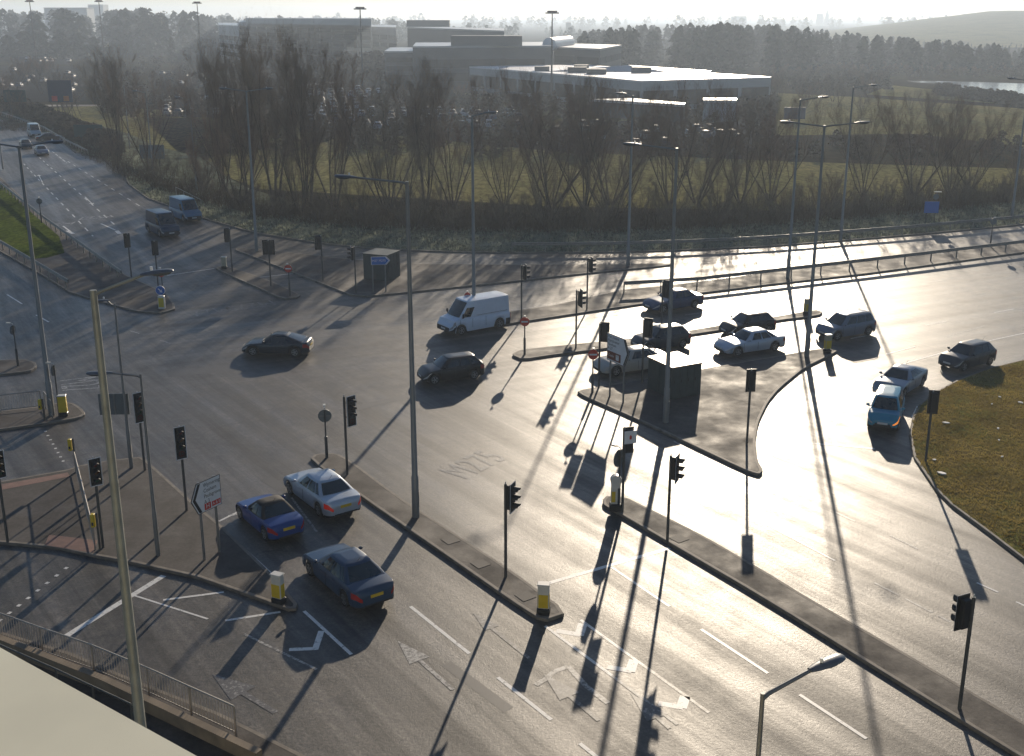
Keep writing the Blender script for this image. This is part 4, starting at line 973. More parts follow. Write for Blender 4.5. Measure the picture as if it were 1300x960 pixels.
def car(kind, paint, label, group='vehicles on the junction', cat='car', simple_=False, brake=False, indicator=False, roofmat=None, bumper=None, plate_front=True, rails=False):
    K = KIND[kind]; L, W, Hh = K['L'], K['W'], K['H']; hl = L / 2; isvan = kind == 'van'
    xw = K['wb'] / 2 + .02; xwf = xw + .08; xwr = -xw + .02; rw = .315 if not isvan else .35
    RA = rw + .07
    top = [(-hl, K['zt'] - .16), (-hl + .12, K['zt']), (K['xC'], K['zC']), (K['xA'], K['zA']), (lerp(K['xA'], hl, .6), lerp(K['zA'], K['zf'], .32)), (hl - .22, K['zf'] + .02), (hl, K['zf'] - .14)]
    ER = .40 if not isvan else .22
    def endr(x):
        u = min(1, max(0, (abs(x) - (hl - ER)) / ER)); return 1 - math.sqrt(1 - u * u)
    def wid(x):
        s = abs(x) / hl; return W / 2 * (1 - .035 * s * s) - ER * .82 * endr(x)
    def zbot(x):
        b = .20 + .10 * endr(x)
        for c in (xwf, xwr):
            if abs(x - c) < RA: b = max(b, rw + math.sqrt(RA * RA - (x - c) ** 2) * 1.0)
        return b
    xs = sorted(set([round(-hl + L * i / 44, 4) for i in range(45)] + [g_ * (hl - q_) for g_ in (-1, 1) for q_ in (.004, .016, .035, .06, .15, .2, .3)] + [c + RA * k for c in (xwf, xwr) for k in (-.995, -.9, .9, .995)]))
    B = MB(); vs = []; n = 13
    for x in xs:
        w = wid(x); zb = zbot(x); zt = pl_interp(top, x) - .09 * endr(x) ** 2; zs = max(zt - .10, zb + .02)
        half = [(w * .93, zb), (w * .985, zb + .22 * (zs - zb)), (w, zb + .55 * (zs - zb)), (w * .985, zs), (w * .93, zt - .035), (w * .62, zt + .0), (0, zt + .018)]
        for y, z in half: vs.append((x, y, z))
        for y, z in half[-2::-1]: vs.append((x, -y, z))
    fs = []
    for i in range(len(xs) - 1):
        for k in range(n - 1): fs.append((i * n + k, i * n + k + 1, (i + 1) * n + k + 1, (i + 1) * n + k))
    fs.append(tuple(range(n))); fs.append(tuple(range((len(xs) - 1) * n + n - 1, (len(xs) - 1) * n - 1, -1)))
    B.add(vs, fs, paint, True)
    def S(x, v, sg, off=0.0):
        w = wid(x); zb = zbot(x); zt = pl_interp(top, x) - .09 * endr(x) ** 2; zs = max(zt - .10, zb + .02)
        pts = [(0, w * .93, zb), (.22, w * .985, zb + .22 * (zs - zb)), (.55, w, zb + .55 * (zs - zb)), (1, w * .985, zs)]
        y = pl_interp([(a, b) for a, b, c in pts], v); z = pl_interp([(a, c) for a, b, c in pts], v)
        e = endr(x); nx_ = math.copysign(math.sin(min(1, max(0, (abs(x) - (hl - ER)) / ER)) * PI / 2), x); ny = math.sqrt(max(0, 1 - nx_ * nx_))
        return (x + nx_ * off, sg * (y + ny * off), z)
    def bpatch(x0, x1, v0, v1, sg, off=.008, nu=8):
        xs_ = [lerp(x0, x1, math.sin(i / nu * PI / 2)) for i in range(nu + 1)]
        vs = [S(x, lerp(v0, v1, j / 2), sg, off) for j in range(3) for x in xs_]
        return vs, [(j * (nu + 1) + i, j * (nu + 1) + i + 1, (j + 1) * (nu + 1) + i + 1, (j + 1) * (nu + 1) + i) for j in range(2) for i in range(nu)]
    # cabin
    def xf(h): return lerp(K['xA'], K['xA1'], h)
    def xr(h): return lerp(K['xC'], K['xC1'], h)
    wbelt = W / 2 * .93; wroof = wbelt * K['wr'] if not isvan else W / 2 * .86
    def wc(h): return lerp(wbelt, wroof, h ** 1.25)
    def zc(s, h): return lerp(lerp(K['zA'] - .03, K['zC'] - .03, s), Hh - .055, h)
    def P(side, s, h, off=0.0):
        """side F/R: s 0..1 left to right; side L/Rt: s 0..1 front to rear"""
        bow = .10 * (1 - .3 * h)
        if side == 'F':
            t = 2 * s - 1; v = Vector((xf(h) - bow * t * t, -t * (wc(h) - .03), zc(0, h)))
            nrm = Vector((.75, 0, .6)); return v + nrm * off
        if side == 'B':
            t = 2 * s - 1; v = Vector((xr(h) + bow * t * t, -t * (wc(h) - .03), zc(1, h))); return v + Vector((-.75, 0, .55)) * off
        sg = 1 if side == 'L' else -1
        x = lerp(xf(h) - bow, xr(h) + bow, s); y = wc(h) + .0 - .05 * (abs(2 * s - 1) ** 3) + .03 * (1 - (2 * s - 1) ** 2) * (1 - h) ** .5 * .4
        return Vector((x, sg * y, zc(s, h))) + Vector((0, sg, .25)) * off
    rings = []
    hs = [0, .25, .5, .75, .92, 1.0]
    for h in hs:
        r = [P('F', s, h) for s in (0.04, .25, .5, .75, .96)] + [P('Rt', s, h) for s in (0.02, .15, .3, .45, .6, .75, .9, .98)] + [P('B', s, h) for s in (.96, .75, .5, .25, .04)] + [P('L', s, h) for s in (.98, .9, .75, .6, .45, .3, .15, .02)]
        rings.append(r)
    for k, dz in ((.88, .028), (.5, .05)):
        c = Vector(((K['xA1'] + K['xC1']) / 2, 0, Hh - .055)); rings.append([Vector((c.x + (p.x - c.x) * k, p.y * k, Hh - .055 + dz)) for p in rings[5]])
    m_ = len(rings[0]); vs = [tuple(p) for r in rings for p in r]
    fs = [(i * m_ + k, i * m_ + (k + 1) % m_, (i + 1) * m_ + (k + 1) % m_, (i + 1) * m_ + k) for i in range(len(rings) - 1) for k in range(m_)]
    fs.append(tuple(range((len(rings) - 1) * m_, len(rings) * m_)))
    CB = B if (not roofmat or simple_) else MB()
    CB.add(vs, [tuple(reversed(f)) for f in fs[:-1]] + [fs[-1]], roofmat or paint, True)
    def patch(side, s0, s1, h0, h1, off=.010, nu=6, nv=3):
        vs = [tuple(P(side, lerp(s0, s1, i / nu), lerp(h0, h1, j / nv), off)) for j in range(nv + 1) for i in range(nu + 1)]
        fs = [(j * (nu + 1) + i, j * (nu + 1) + i + 1, (j + 1) * (nu + 1) + i + 1, (j + 1) * (nu + 1) + i) for j in range(nv) for i in range(nu)]
        return vs, fs
    if simple_:
        for sd, a, b in [('F', .05, .95), ('B', .06, .94)] + [(s, *q) for s in ('L', 'Rt') for q in [(K['splits'][0][0], K['splits'][-1][1])]]:
            B.add(*patch(sd, a, b, .1, .88, .012, 3, 2), 'glass', False)
        for sx in (xwf, xwr):
            for sy in (-1, 1): B.tube([(sx, sy * (W / 2 - .2), rw), (sx, sy * (W / 2 - .02), rw)], rw, 'tyre', 10)
        o = B.build('parked_car'); return tag(o, label, cat, group)
    root = empty('van' if isvan else 'car', (0, 0, 0), 0, label, cat, group)
    # seams in body
    def seam(x, z0, z1):
        for sg in (-1, 1): B.box(x - .008, x + .008, sg * (wid(x) * 1.0) - .004, sg * (wid(x) * 1.0) + .004, z0, z1, 'trim')
    if isvan:
        for x in (1.75, .75, -.35): seam(x, .45, 1.1)
        for sg in (-1, 1): B.box(-2.2, .4, sg * W / 2 * .97 - .005, sg * W / 2 * .97 + .005, 1.24, 1.26, 'trim')
    else:
        for x in (xwf - .42, (xwf + xwr) / 2 - .05): seam(x, .32, K['zA'] - .08)
    body = B.build('body', None, root)
    if CB is not B:
        CB.build('soft_top', None, root)
    MB().box(-hl + .25, hl - .25, -W * .36, W * .36, .17, .62).build('underbody', 'trim', root)
    MB().add(*patch('F', .06, .94, .07, .93)).build('windscreen', 'glass', root)
    if not isvan: MB().add(*patch('B', .08, .92, .12, .90)).build('rear_window', 'glass', root)
    for sd in ('L', 'Rt'):
        for a, b in K['splits']: MB().add(*patch(sd, a, b, .10 if not isvan else .06, .88 if not isvan else .62)).build('side_window', 'glass', root)
    for sx in (xwf, xwr):
        for sy in (-1, 1):
            y1 = sy * (W / 2 - .035); y0 = sy * (W / 2 - .24)
            t = MB(); t.tube([(sx, y0, rw), (sx, y0 + sy * .02, rw), (sx, y1 - sy * .03, rw), (sx, y1, rw)], [rw * .93, rw, rw, rw * .92], None, 24)
            wo = t.build('wheel', 'tyre', root)
            q = MB(); n_ = 20; rr = rw * .66
            q.tube([(sx, y1 - sy * .02, rw), (sx, y1 + sy * .004, rw)], [rr, rr], None, n_)
            q.build('rim_dish', 'trim', wo)
            q = MB()
            for k in range(5):
                T = Matrix.Translation((sx, y1 + sy * .008, rw)) @ Matrix.Rotation(2 * PI * k / 5 + .3, 4, 'Y'); q.box(-.03, .03, -.006, .006, 0, rr * .97, None, T)
            for k in range(n_):
                a, b = 2 * PI * k / n_, 2 * PI * (k + 1) / n_
                q.add([(sx + rr * math.cos(a), y1 + sy * .008, rw + rr * math.sin(a)), (sx + rr * math.cos(b), y1 + sy * .008, rw + rr * math.sin(b)), (sx + rr * .86 * math.cos(b), y1 + sy * .01, rw + rr * .86 * math.sin(b)), (sx + rr * .86 * math.cos(a), y1 + sy * .01, rw + rr * .86 * math.sin(a))], [(0, 1, 2, 3)])
            q.tube([(sx, y1, rw), (sx, y1 + sy * .015, rw)], .06, None, 10); q.build('rim', 'rim', wo)
    zf = K['zf']
    for sy in (-1, 1):
        h = MB(); h.add(*bpatch(hl - .46, hl - .004, .66, .98, sy)); h.build('headlight', 'amber_lit' if indicator and sy > 0 else 'chrome', root)
        h = MB()
        if isvan: h.add(*bpatch(-hl + .14, -hl + .004, .55, 1.0, sy))
        else: h.add(*bpatch(-hl + .36, -hl + .004, .64, 1.0, sy))
        h.build('tail_light', 'tail_lit' if brake else 'tail', root)
        mx = K['xA'] - .30; my = sy * (wbelt + .13)
        mm = MB(); mm.ball((mx, my, K['zA'] + (.09 if not isvan else .2)), (.07, .10, .07 if not isvan else .16), None, 10, 6); mm.box(mx - .03, mx + .03, min(sy * wbelt * .95, my), max(sy * wbelt * .95, my), K['zA'] + .01, K['zA'] + .05); mm.build('mirror', paint if not isvan else 'trim', root)
        if not isvan:
            for x in (.42, -.55): MB().box(x - .09, x + .09, sy * (W / 2 + .0) - .02, sy * (W / 2) + .022, K['zA'] - .16, K['zA'] - .13, None, None, .008).build('door_handle', paint, root)
    gz = S(hl - .01, .98, 1)[2]; g = MB(); g.box(hl - .1, hl + .012, -.40, .40, gz - .13, gz - .02, None, None, .02); g.box(hl - .1, hl + .016, -.42, .42, .30, .40, None, None, .02); g.build('grille', 'trim', root)
    bm_ = 'trim'
    for nm, e in (('front_bumper', 1), ('rear_bumper', -1)):
        q = MB()
        for sg in (-1, 1): q.add(*bpatch(e * (hl - (.5 if isvan else .45)), e * (hl - .004), .0, .55 if isvan else .16, sg, .012))
        q.box(min(e * (hl - .05), e * (hl + .012)), max(e * (hl - .05), e * (hl + .012)), -wid(hl) , wid(hl), .29, .62 if isvan else .36, None); q.build(nm, bm_, root)
    MB().box(hl + .014, hl + .026, -.26, .26, .42, .53).build('number_plate', 'plate_w', root)
    zz = .60 if kind in ('saloon', 'fastback', 'open') else .62
    MB().box(-hl - .02, -hl - .001, -.26, .26, zz, zz + .12).build('number_plate', 'plate_y', root)
    if rails:
        for sy in (-1, 1): MB().tube([(K['xA1'] - .1, sy * wroof * .88, Hh - .02), (K['xA1'] - .25, sy * wroof * .88, Hh + .03), (K['xC1'] + .2, sy * wroof * .88, Hh + .03), (K['xC1'] + .05, sy * wroof * .88, Hh - .03)], .018, None, 6).build('roof_rail', 'trim', root)
    if not isvan:
        MB().tube([(K['xC1'] + .1, 0, Hh - .02), (K['xC1'] - .12, 0, Hh + .2)], .008, None, 4).build('aerial', 'trim', root)
        wp = MB()
        for s in (.3, .62):
            p0, p1 = P('F', s, .08, .02), P('F', s + .26, .14, .02); wp.tube([p0, p1], .01, None, 4)
        wp.build('wiper', 'trim', root)
    return root
def put(o, c, a): o.location = (c[0], c[1], 0); o.rotation_euler = (0, 0, a); return o
def by_wheels(o, kind, pf, pr, side='L'):
    K = KIND[kind]; a, b = G(*pf), G(*pr); d = (a - b).normalized(); lf = Vector((-d.y, d.x, 0)); mid = (a + b) / 2
    sgn = -1 if side == 'L' else 1
    print('wheelbase', o['label'][:30], round((a - b).length, 2), 'nominal', K['wb'])
    c = mid + lf * sgn * (K['W'] / 2 - .1) + d * .0
    return put(o, c, math.atan2(d.y, d.x))
def by_center(o, c, h0, h1):
    a = yaw(h0, h1); p = G(*c); return put(o, p, a)
by_wheels(car('saloon', 'car_navy', 'dark navy saloon with yellow rear plate, the lowest car in the photo'), 'saloon', (396, 732), (439, 770))
by_wheels(car('open', 'car_blue', 'bright blue convertible with a closed black soft top', roofmat='softtop'), 'open', (308, 661), (337, 686))
by_wheels(car('saloon', 'car_silver', 'silver saloon with lit brake lights waiting by the long reserve', brake=True), 'saloon', (371, 629), (405, 655))
by_wheels(car('fastback', 'car_darkteal', 'dark fastback car crossing the open middle of the junction at the left'), 'fastback', (325, 452), (373, 453))
by_wheels(car('van', 'car_whitevan', 'white panel van heading left in the centre of the junction', cat='van'), 'van', (584, 426), (637, 416))
by_wheels(car('hatch', 'car_black', 'black hatchback just below the white van'), 'hatch', (556, 488), (600, 482))
by_wheels(car('estate', 'car_steel', 'blue-grey people carrier beside the cream bollard', rails=True), 'estate', (1065, 432), (1101, 426))
by_wheels(car('saloon', 'car_silver', 'silver saloon in front of a dark hatchback in the right-hand queue'), 'saloon', (940, 452), (981, 446))
by_wheels(car('hatch', 'car_black', 'dark hatchback half hidden behind the silver saloon in the right-hand queue'), 'hatch', (938, 429), (975, 424))
by_wheels(car('saloon', 'car_midblue', 'dark blue saloon by the end of the fenced central reserve'), 'saloon', (843, 397), (882, 391))
by_wheels(car('hatch', 'car_darkteal', 'dark green-blue hatchback behind the beige car'), 'hatch', (827, 447), (865, 442))
by_wheels(car('saloon', 'car_beige', 'beige car behind the brown-panelled direction sign'), 'saloon', (788, 477), (830, 471))
by_center(car('fastback', 'car_silverblue', 'grey-blue car following close behind the teal car on the curve'), (1142, 494), (1160, 486), (1131, 504))
by_center(car('microvan', 'car_teal', 'teal small car with an orange indicator at the curved stop line', indicator=True), (1124, 534), (1130, 518), (1120, 548))
by_wheels(car('hatch', 'car_slate', 'charcoal hatchback by the tip of the brown grass bank'), 'hatch', (1226, 471), (1254, 464))
HV = yaw((186, 252), (260, 279))
put(car('van', 'car_vanblue', 'dark blue van coming down from the upper left, left of the pair', cat='van'), G(207, 297), HV)
put(car('van', 'car_vanlight', 'light blue van coming down from the upper left, right of the pair', cat='van'), G(236, 278), HV)
HV2 = yaw((40, 176), (110, 225))
put(car('hatch', 'car_slate', 'dark car farthest left on the upper-left carriageway'), G(33, 188), HV2)
put(car('saloon', 'car_steel', 'blue-grey car nearest of the distant cars on the upper-left carriageway'), G(53, 196), HV2)
put(car('van', 'car_paleblue', 'pale blue van behind the distant cars on the upper-left carriageway', cat='van'), G(44, 173), HV2)
put(car('saloon', 'car_black', 'black car by the verge beside the pale distant van'), G(64, 179), HV2 + PI / 2)

# parked cars in the distance
for c in ('silver', 'slate', 'midblue', 'silverblue', 'black', 'beige'):
    M['car_' + c + '_far'] = simple('far_car_paint', tuple(x for x in M['car_' + c].node_tree.nodes['Color Ramp'].color_ramp.elements[0].color)[:3], .55, 0.0)
protos = [car(k, c + '_far', 'small parked car in the car parks beyond the bare trees', 'cars parked in the distant car parks', 'car', True) for k, c in
          (('hatch', 'car_silver'), ('saloon', 'car_slate'), ('hatch', 'car_midblue'), ('estate', 'car_silverblue'), ('saloon', 'car_black'), ('hatch', 'car_beige'))]
first = set(); cnt = 0
def park(px0, px1, y0, y1, step, prob, ang_=R(8)):
    global cnt
    a = G((px0 + px1) / 2, y1); b = G((px0 + px1) / 2, y0); Y = a.y
    while Y < b.y:
        fwd = Y * cp + H * sp
        xa, xb = (px0 - CX) / F * fwd, (px1 - CX) / F * fwd; x = xa
        while x < xb:
            if random.random() < prob and cnt < 296:
                k = random.randrange(6); o = protos[k]
                if k in first: o = o.copy(); COL.objects.link(o)
                first.add(k); cnt += 1
                o.location = (x + random.gauss(0, .1), Y + random.gauss(0, .25) + (x - xa) * math.tan(ang_), 0.0); o.rotation_euler = (0, 0, PI / 2 * random.choice((1, -1)) + ang_)
            x += 2.7
        Y += step
park(395, 480, 116, 168, 11, .8); park(480, 668, 142, 164, 9, .7); park(705, 945, 161, 188, 12, .45)
park(-10, 92, 90, 126, 26, .3); park(196, 262, 93, 108, 22, .5); park(212, 296, 120, 146, 12, .55); park(28, 85, 73, 79, 40, .35)
print('parked', cnt)

# ------------------------------------------------------------------ offices
def office(label, roof, z0, z1, body='office', roofm='roof_grey', bands=(), bay=0, rooftop=(), cat='office building', name='office_building', overhang=0.0, para=0.5):
    """roof: four corners seen in the photo (front-left, front-right, back-right, back-left) on the plane z1"""
    c = [Vector(g2(x, y, z1)) for x, y in roof]
    if area([tuple(p) for p in c]) < 0: pass
    o0 = c[0]; root = empty(name, (o0.x, o0.y, 0), 0, label, cat)
    q = [tuple(p - o0) for p in c]
    if area(q) < 0: q = q[::-1]
    MB().prism(q, z0, z1 - .01).build('walls', body, root)
    r = inset(q, -overhang) if overhang else inset(q, -.05)
    MB().prism(r, z1, z1 + para).build('roof', roofm, root)
    for i in range(4):
        a, b = Vector(q[i]), Vector(q[(i + 1) % 4]); L = (b - a).length; d = (b - a) / L; nn = Vector((d.y, -d.x))
        if (nn.dot(Vector((-(o0 + a).x, -(o0 + a).y)))) < 0: continue
        for (za, zb) in bands:
            nb = max(1, int(L / bay)) if bay else 1
            for k in range(nb):
                u0 = a + d * (L * (k + .06) / nb); u1 = a + d * (L * (k + .94) / nb); mb = MB()
                p4 = [u0 + nn * .0, u1 + nn * .0, u1 + nn * .12, u0 + nn * .12]
                mb.prism([tuple(p) for p in p4][::-1], za, zb).build('window_band', 'office_glass', root)
    for (x, y, w, d_, h_) in rooftop:
        p = Vector(g2(x, y, z1 + para)) - o0; MB().box(p.x - w / 2, p.x + w / 2, p.y - d_ / 2, p.y + d_ / 2, z1 + para - .02, z1 + para + h_).build('roof_unit', 'office_dark', root)
    return root
office('wide low building with a bright white flat roof behind the bare trees', [(596, 86), (815, 104.5), (979, 99.5), (738, 83.5)], 0, 6.6, 'office', 'roof_white', [(1.2, 4.6)], 9, [(688, 90, 4, 3, 1.2), (738, 88.5, 4, 3, 1.3), (733, 92, 5, 3, 1.4), (757, 94, 5, 3, 1.3), (814, 92.5, 5, 3, 1.5)], para=.35)
p = G(784, 91, 6.96); tmb = MB(); tmb.add([(-20, 0, 0), (14, -4, 0), (26, 4, 0), (-6, 8, 0), (3, 2, 1.6)], [(0, 1, 4), (1, 2, 4), (2, 3, 4), (3, 0, 4)])
tag(tmb.build('skylight', 'roof_grey', None, (p.x, p.y, 6.98)), 'low grey pyramid skylight on the white flat roof', 'skylight')
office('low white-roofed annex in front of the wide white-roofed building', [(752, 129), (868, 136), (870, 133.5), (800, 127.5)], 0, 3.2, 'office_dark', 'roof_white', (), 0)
office('small white box building right of the low annex', [(893, 130), (935, 130), (935, 127.5), (893, 127.5)], 0, 4.0, 'office', 'roof_white', ())
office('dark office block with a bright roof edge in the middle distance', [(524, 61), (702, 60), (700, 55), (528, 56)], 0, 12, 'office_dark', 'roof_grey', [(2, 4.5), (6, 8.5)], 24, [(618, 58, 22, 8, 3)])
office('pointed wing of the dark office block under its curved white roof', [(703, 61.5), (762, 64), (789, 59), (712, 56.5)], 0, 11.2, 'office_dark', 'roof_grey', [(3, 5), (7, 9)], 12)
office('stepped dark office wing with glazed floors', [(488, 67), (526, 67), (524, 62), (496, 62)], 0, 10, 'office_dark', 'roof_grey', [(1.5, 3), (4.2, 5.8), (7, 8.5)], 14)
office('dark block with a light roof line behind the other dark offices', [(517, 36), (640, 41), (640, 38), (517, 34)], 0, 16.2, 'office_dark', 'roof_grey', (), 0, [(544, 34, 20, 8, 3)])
p0, p1 = G(697, 59, 12), G(722, 56, 12); mb = MB(); mb.tube([(0, 0, 0), tuple(p1 - p0)], [2.2, 2.2], None, 12)
tag(mb.build('barrel_roof', 'roof_white', None, (p0.x, p0.y, 12.6)), 'rounded white roof over the corner of the dark offices', 'roof structure')
LB = [(1.5, 3.6), (5.6, 7.8), (9.6, 11.8), (13.4, 15.2)]
office('long pale four-storey office with rows of dark windows on the horizon', [(303, 29), (471, 31), (471, 28.5), (303, 26.5)], 0, 17.5, 'office', 'roof_grey', LB, 16)
office('set-back top storey of the long pale office', [(312, 24.5), (471, 25.5), (471, 24), (312, 23.3)], 17.9, 20, 'office', 'roof_grey', (), cat='office storey')
office('pale corner wing at the left end of the long office', [(277, 33), (303, 34), (303, 30), (277, 29.5)], 0, 16.5, 'office', 'roof_grey', LB[:3], 12)
office('low right wing of the long office beside the mast', [(472, 35), (503, 36), (503, 33), (472, 32.5)], 0, 15.5, 'office', 'roof_grey', LB[:3], 14)
office('long slab building on the skyline at the upper left', [(57, 13.5), (111, 14.5), (111, 13.9), (57, 12.9)], 0, 38, 'office', 'roof_grey', (), cat='building', name='slab_building') if False else None
def skyline(px0, px1, top, dist, label, depth=20, mat='office'):
    fwd = dist * cp; x0, x1 = (px0 - CX) / F * fwd, (px1 - CX) / F * fwd
    zt = H + dist * (-(top - 22) / 1409 * .92)
    root = empty('building', ((x0 + x1) / 2, dist, 0), 0, label, 'building'); w = (x1 - x0) / 2
    MB().box(-w, w, 0, depth, 0, zt).build('walls', mat, root); MB().box(-w - .3, w + .3, -.3, depth + .3, zt, zt + .6).build('roof', 'roof_grey', root)
skyline(57, 111, 10.5, 1150, 'long slab building on the skyline at the upper left')
skyline(113, 132, 6.5, 1500, 'pale tower block on the skyline right of the slab building')
skyline(135, 176, 26, 900, 'low long shed below the skyline at the upper left', mat='office_dark')
skyline(719, 725, 29, 1500, 'tiny water-tower-like block on the horizon above the offices', 14, 'office_dark')
skyline(930, 948, 21, 2600, 'hazy pale block on the far horizon near the middle')
p_ = 3000 * cp
root = empty('spire', ((1050 - CX) / F * p_, 3000, 0), 0, 'hazy thin spire on the far horizon', 'spire')
MB().tube([(0, 0, 0), (0, 0, 24), (0, 0, 42)], [9, 5, .4], None, 6).build('tower', 'office', root)
MB().box(-26, -12, -8, 8, 0, 30).build('nave', 'office', root)
# ------------------------------------------------------------------ bare trees
def tree_proto(h, seed, spread=.42, multi=5, mat='twig', dens=1.0, thick=1.0):
    rnd = random.Random(seed); wood = MB(); tw = []
    def seg(a, b, ra, rb, n):
        wood.tube([a, b], [ra, rb], None, n, True, False)
    def rdir(d, ang_):
        a = Vector((rnd.gauss(0, 1), rnd.gauss(0, 1), rnd.gauss(0, 1))); a = (a - d * a.dot(d)).normalized()
        return (d * math.cos(ang_) + a * math.sin(ang_)).normalized()
    def twig(p, d, L, r, lev):
        k = 3 if lev < 2 else 2; q = p
        for i in range(k):
            d = (rdir(d, rnd.uniform(.05, .22)) + Vector((0, 0, .12))).normalized(); e = q + d * L / k
            tw.append((q, e, r * (1 - i / (k + .4)), r * (1 - (i + 1) / (k + .4))))
            if lev < 2:
                for _ in range(rnd.choice((2, 3)) if lev == 0 else 2):
                    twig(q.lerp(e, rnd.uniform(.2, .95)), (rdir(d, rnd.uniform(.35, .8)) + Vector((0, 0, .25))).normalized(), L * rnd.uniform(.4, .62), r * .55, lev + 1)
            q = e
    def limb(p, d, L, r, lev):
        steps = 5 if lev == 0 else 4; q = p
        for i in range(steps):
            d = (rdir(d, rnd.uniform(.03, .14)) + Vector((0, 0, .10))).normalized(); e = q + d * L / steps
            r0 = r * (1 - .8 * i / steps); r1 = r * (1 - .8 * (i + 1) / steps); seg(q, e, r0, r1, 6 if lev == 0 else 5)
            if i >= (1 if lev == 0 else 0):
                nb = int(round((2.0 if lev == 0 else 1.7) * dens + rnd.random() * .6))
                for _ in range(nb):
                    dd = (rdir(d, rnd.uniform(.3, .75)) + Vector((0, 0, .3))).normalized()
                    if lev < 1: limb(q.lerp(e, rnd.random()), dd, L * rnd.uniform(.32, .5) * (1 - .35 * i / steps), r1 * .6, lev + 1)
                    else: twig(q.lerp(e, rnd.random()), dd, max(.7, L * rnd.uniform(.3, .5)), .0165 * thick, 0)
            q = e
        for _ in range(3): twig(q, rdir(d, .3), max(.8, L * .3), .0165 * thick, 0)
    if multi == 1:
        seg(Vector((0, 0, -.1)), Vector((0, 0, h * .18)), .02 * h, .016 * h, 8)
        for k in range(6):
            a = k * 1.05 + rnd.random(); limb(Vector((0, 0, h * (.13 + .02 * k))), Vector((math.cos(a) * spread, math.sin(a) * spread, 1)).normalized(), h * rnd.uniform(.66, .84), .0075 * h, 0)
    else:
        for k in range(multi):
            a = 2 * PI * k / multi + rnd.random(); s = spread * rnd.uniform(.35, 1.1)
            limb(Vector((math.cos(a) * .25, math.sin(a) * .25, -.1)), Vector((math.cos(a) * s, math.sin(a) * s, 1)).normalized(), h * rnd.uniform(.8, 1.0), .0078 * h, 0)
    # twigs as three-sided slivers
    V = np.zeros((len(tw) * 4, 3)); Fi = []
    for i, (a, b, r0, r1) in enumerate(tw):
        d = (b - a).normalized(); u = d.orthogonal().normalized(); w = d.cross(u)
        V[i * 4] = a + u * r0; V[i * 4 + 1] = a - u * r0 * .5 + w * r0 * .87; V[i * 4 + 2] = a - u * r0 * .5 - w * r0 * .87; V[i * 4 + 3] = b
        Fi += [(i * 4, i * 4 + 1, i * 4 + 3), (i * 4 + 1, i * 4 + 2, i * 4 + 3), (i * 4 + 2, i * 4, i * 4 + 3)]
    me = bpy.data.meshes.new('crown'); me.from_pydata([tuple(v) for v in V], [], Fi); me.materials.append(M[mat])
    root = empty('bare_tree', (0, 0, 0), 0)
    wood.build('trunk', 'bark', root)
    c = bpy.data.objects.new('crown', me); COL.objects.link(c); c.parent = root
    return root, len(tw), c
PT = []
for i, (hh, sp_, mu, mt, dn, th) in enumerate([(16, .26, 6, 'twig', 1.0, 1.0), (15, .36, 5, 'twig2', .9, 1.0), (13, .62, 6, 'twig', .8, .9), (12, .8, 7, 'twig2', .8, .9), (9, .7, 5, 'twig', .8, .9), (14, .24, 6, 'twig', .85, 1.0)]):
    r_, nt_, crown = tree_proto(hh, 11 + i, sp_, mu, mt, dn, th); hh = float(np.percentile([v.co.z for v in crown.data.vertices], 97)); PT.append([r_, hh, 0, list(r_.children)]); print('tree', i, nt_)
def tree_at(k, x, y, h, label, group, rz=None, z=0.0, wide=1.0):
    P_ = PT[k]; r_ = P_[0]
    if P_[2] == 0: P_[2] = 1; o = r_
    else:
        o = r_.copy(); COL.objects.link(o)
        for ch in P_[3]:
            c = ch.copy(); COL.objects.link(c); c.parent = o
    s = h / P_[1]; o.location = (x, y, z); o.rotation_euler = (random.gauss(0, .02), random.gauss(0, .02), random.uniform(0, 6.28) if rz is None else rz); o.scale = (s * wide, s * wide, s)
    return tag(o, label, 'tree', group)
def tree_px(k, px, ybase, ytop, label=None, group='bare trees beyond the slip road', wide=1.0):
    p = G(px, ybase, 0); Y = (CY - ytop) / F; hz = H + p.y * ((-sp + Y * cp) / (cp + Y * sp))
    return tree_at(k, p.x, p.y, hz, label or 'bare winter tree in the dense belt beyond the slip road', group, wide=wide)
# the ones that stand out
BIG = [(0, 152, 212, 66, 'broad bare tree beside the dark green sign back at the upper left'), (1, 190, 226, 92, 'bare tree right of the broad upper-left tree, by the slender lamp'),
       (0, 285, 268, 62, 'tall bare poplar left of the twin-armed upper lamp column'), (5, 318, 283, 52, 'tall bare poplar directly behind the twin-armed upper lamp column'),
       (0, 352, 288, 50, 'tallest bare poplar of the left group'), (5, 392, 290, 55, 'tall bare poplar at the right side of the left group'), (1, 425, 292, 72, 'bare tree closing the left group on its right'),
       (2, 492, 292, 92, 'forked bare tree left of the tall middle column top'), (0, 540, 292, 86, 'tall bare tree just right of the tall middle column top'), (1, 575, 290, 100, 'bare tree between the middle column and the van column'),
       (2, 640, 292, 145, 'low bare tree right of the column behind the white van'), (3, 700, 292, 96, 'wide bare tree below the left half of the white roof'), (2, 742, 294, 92, 'wide bare tree in front of the centre of the white roof'),
       (3, 775, 290, 108, 'bare tree just left of the lamp column at the upper island end'), (2, 850, 290, 112, 'bare tree behind the cabinet column head'), (3, 885, 288, 108, 'fan-shaped bare tree in front of the right half of the white roof'),
       (2, 940, 288, 118, 'bare tree at the right end of the white roof'), (3, 978, 285, 128, 'bare tree left of the central reserve lamp column'), (2, 1095, 280, 130, 'bare tree right of the far verge lamp column'),
       (3, 1160, 278, 118, 'fan-shaped bare tree in front of the field at the right'), (2, 1205, 275, 122, 'bare tree right of the fan-shaped tree before the field'), (3, 1232, 270, 138, 'bare tree over the small blue sign at the right'),
       (4, 1290, 262, 180, 'bare tree at the right photo edge')]
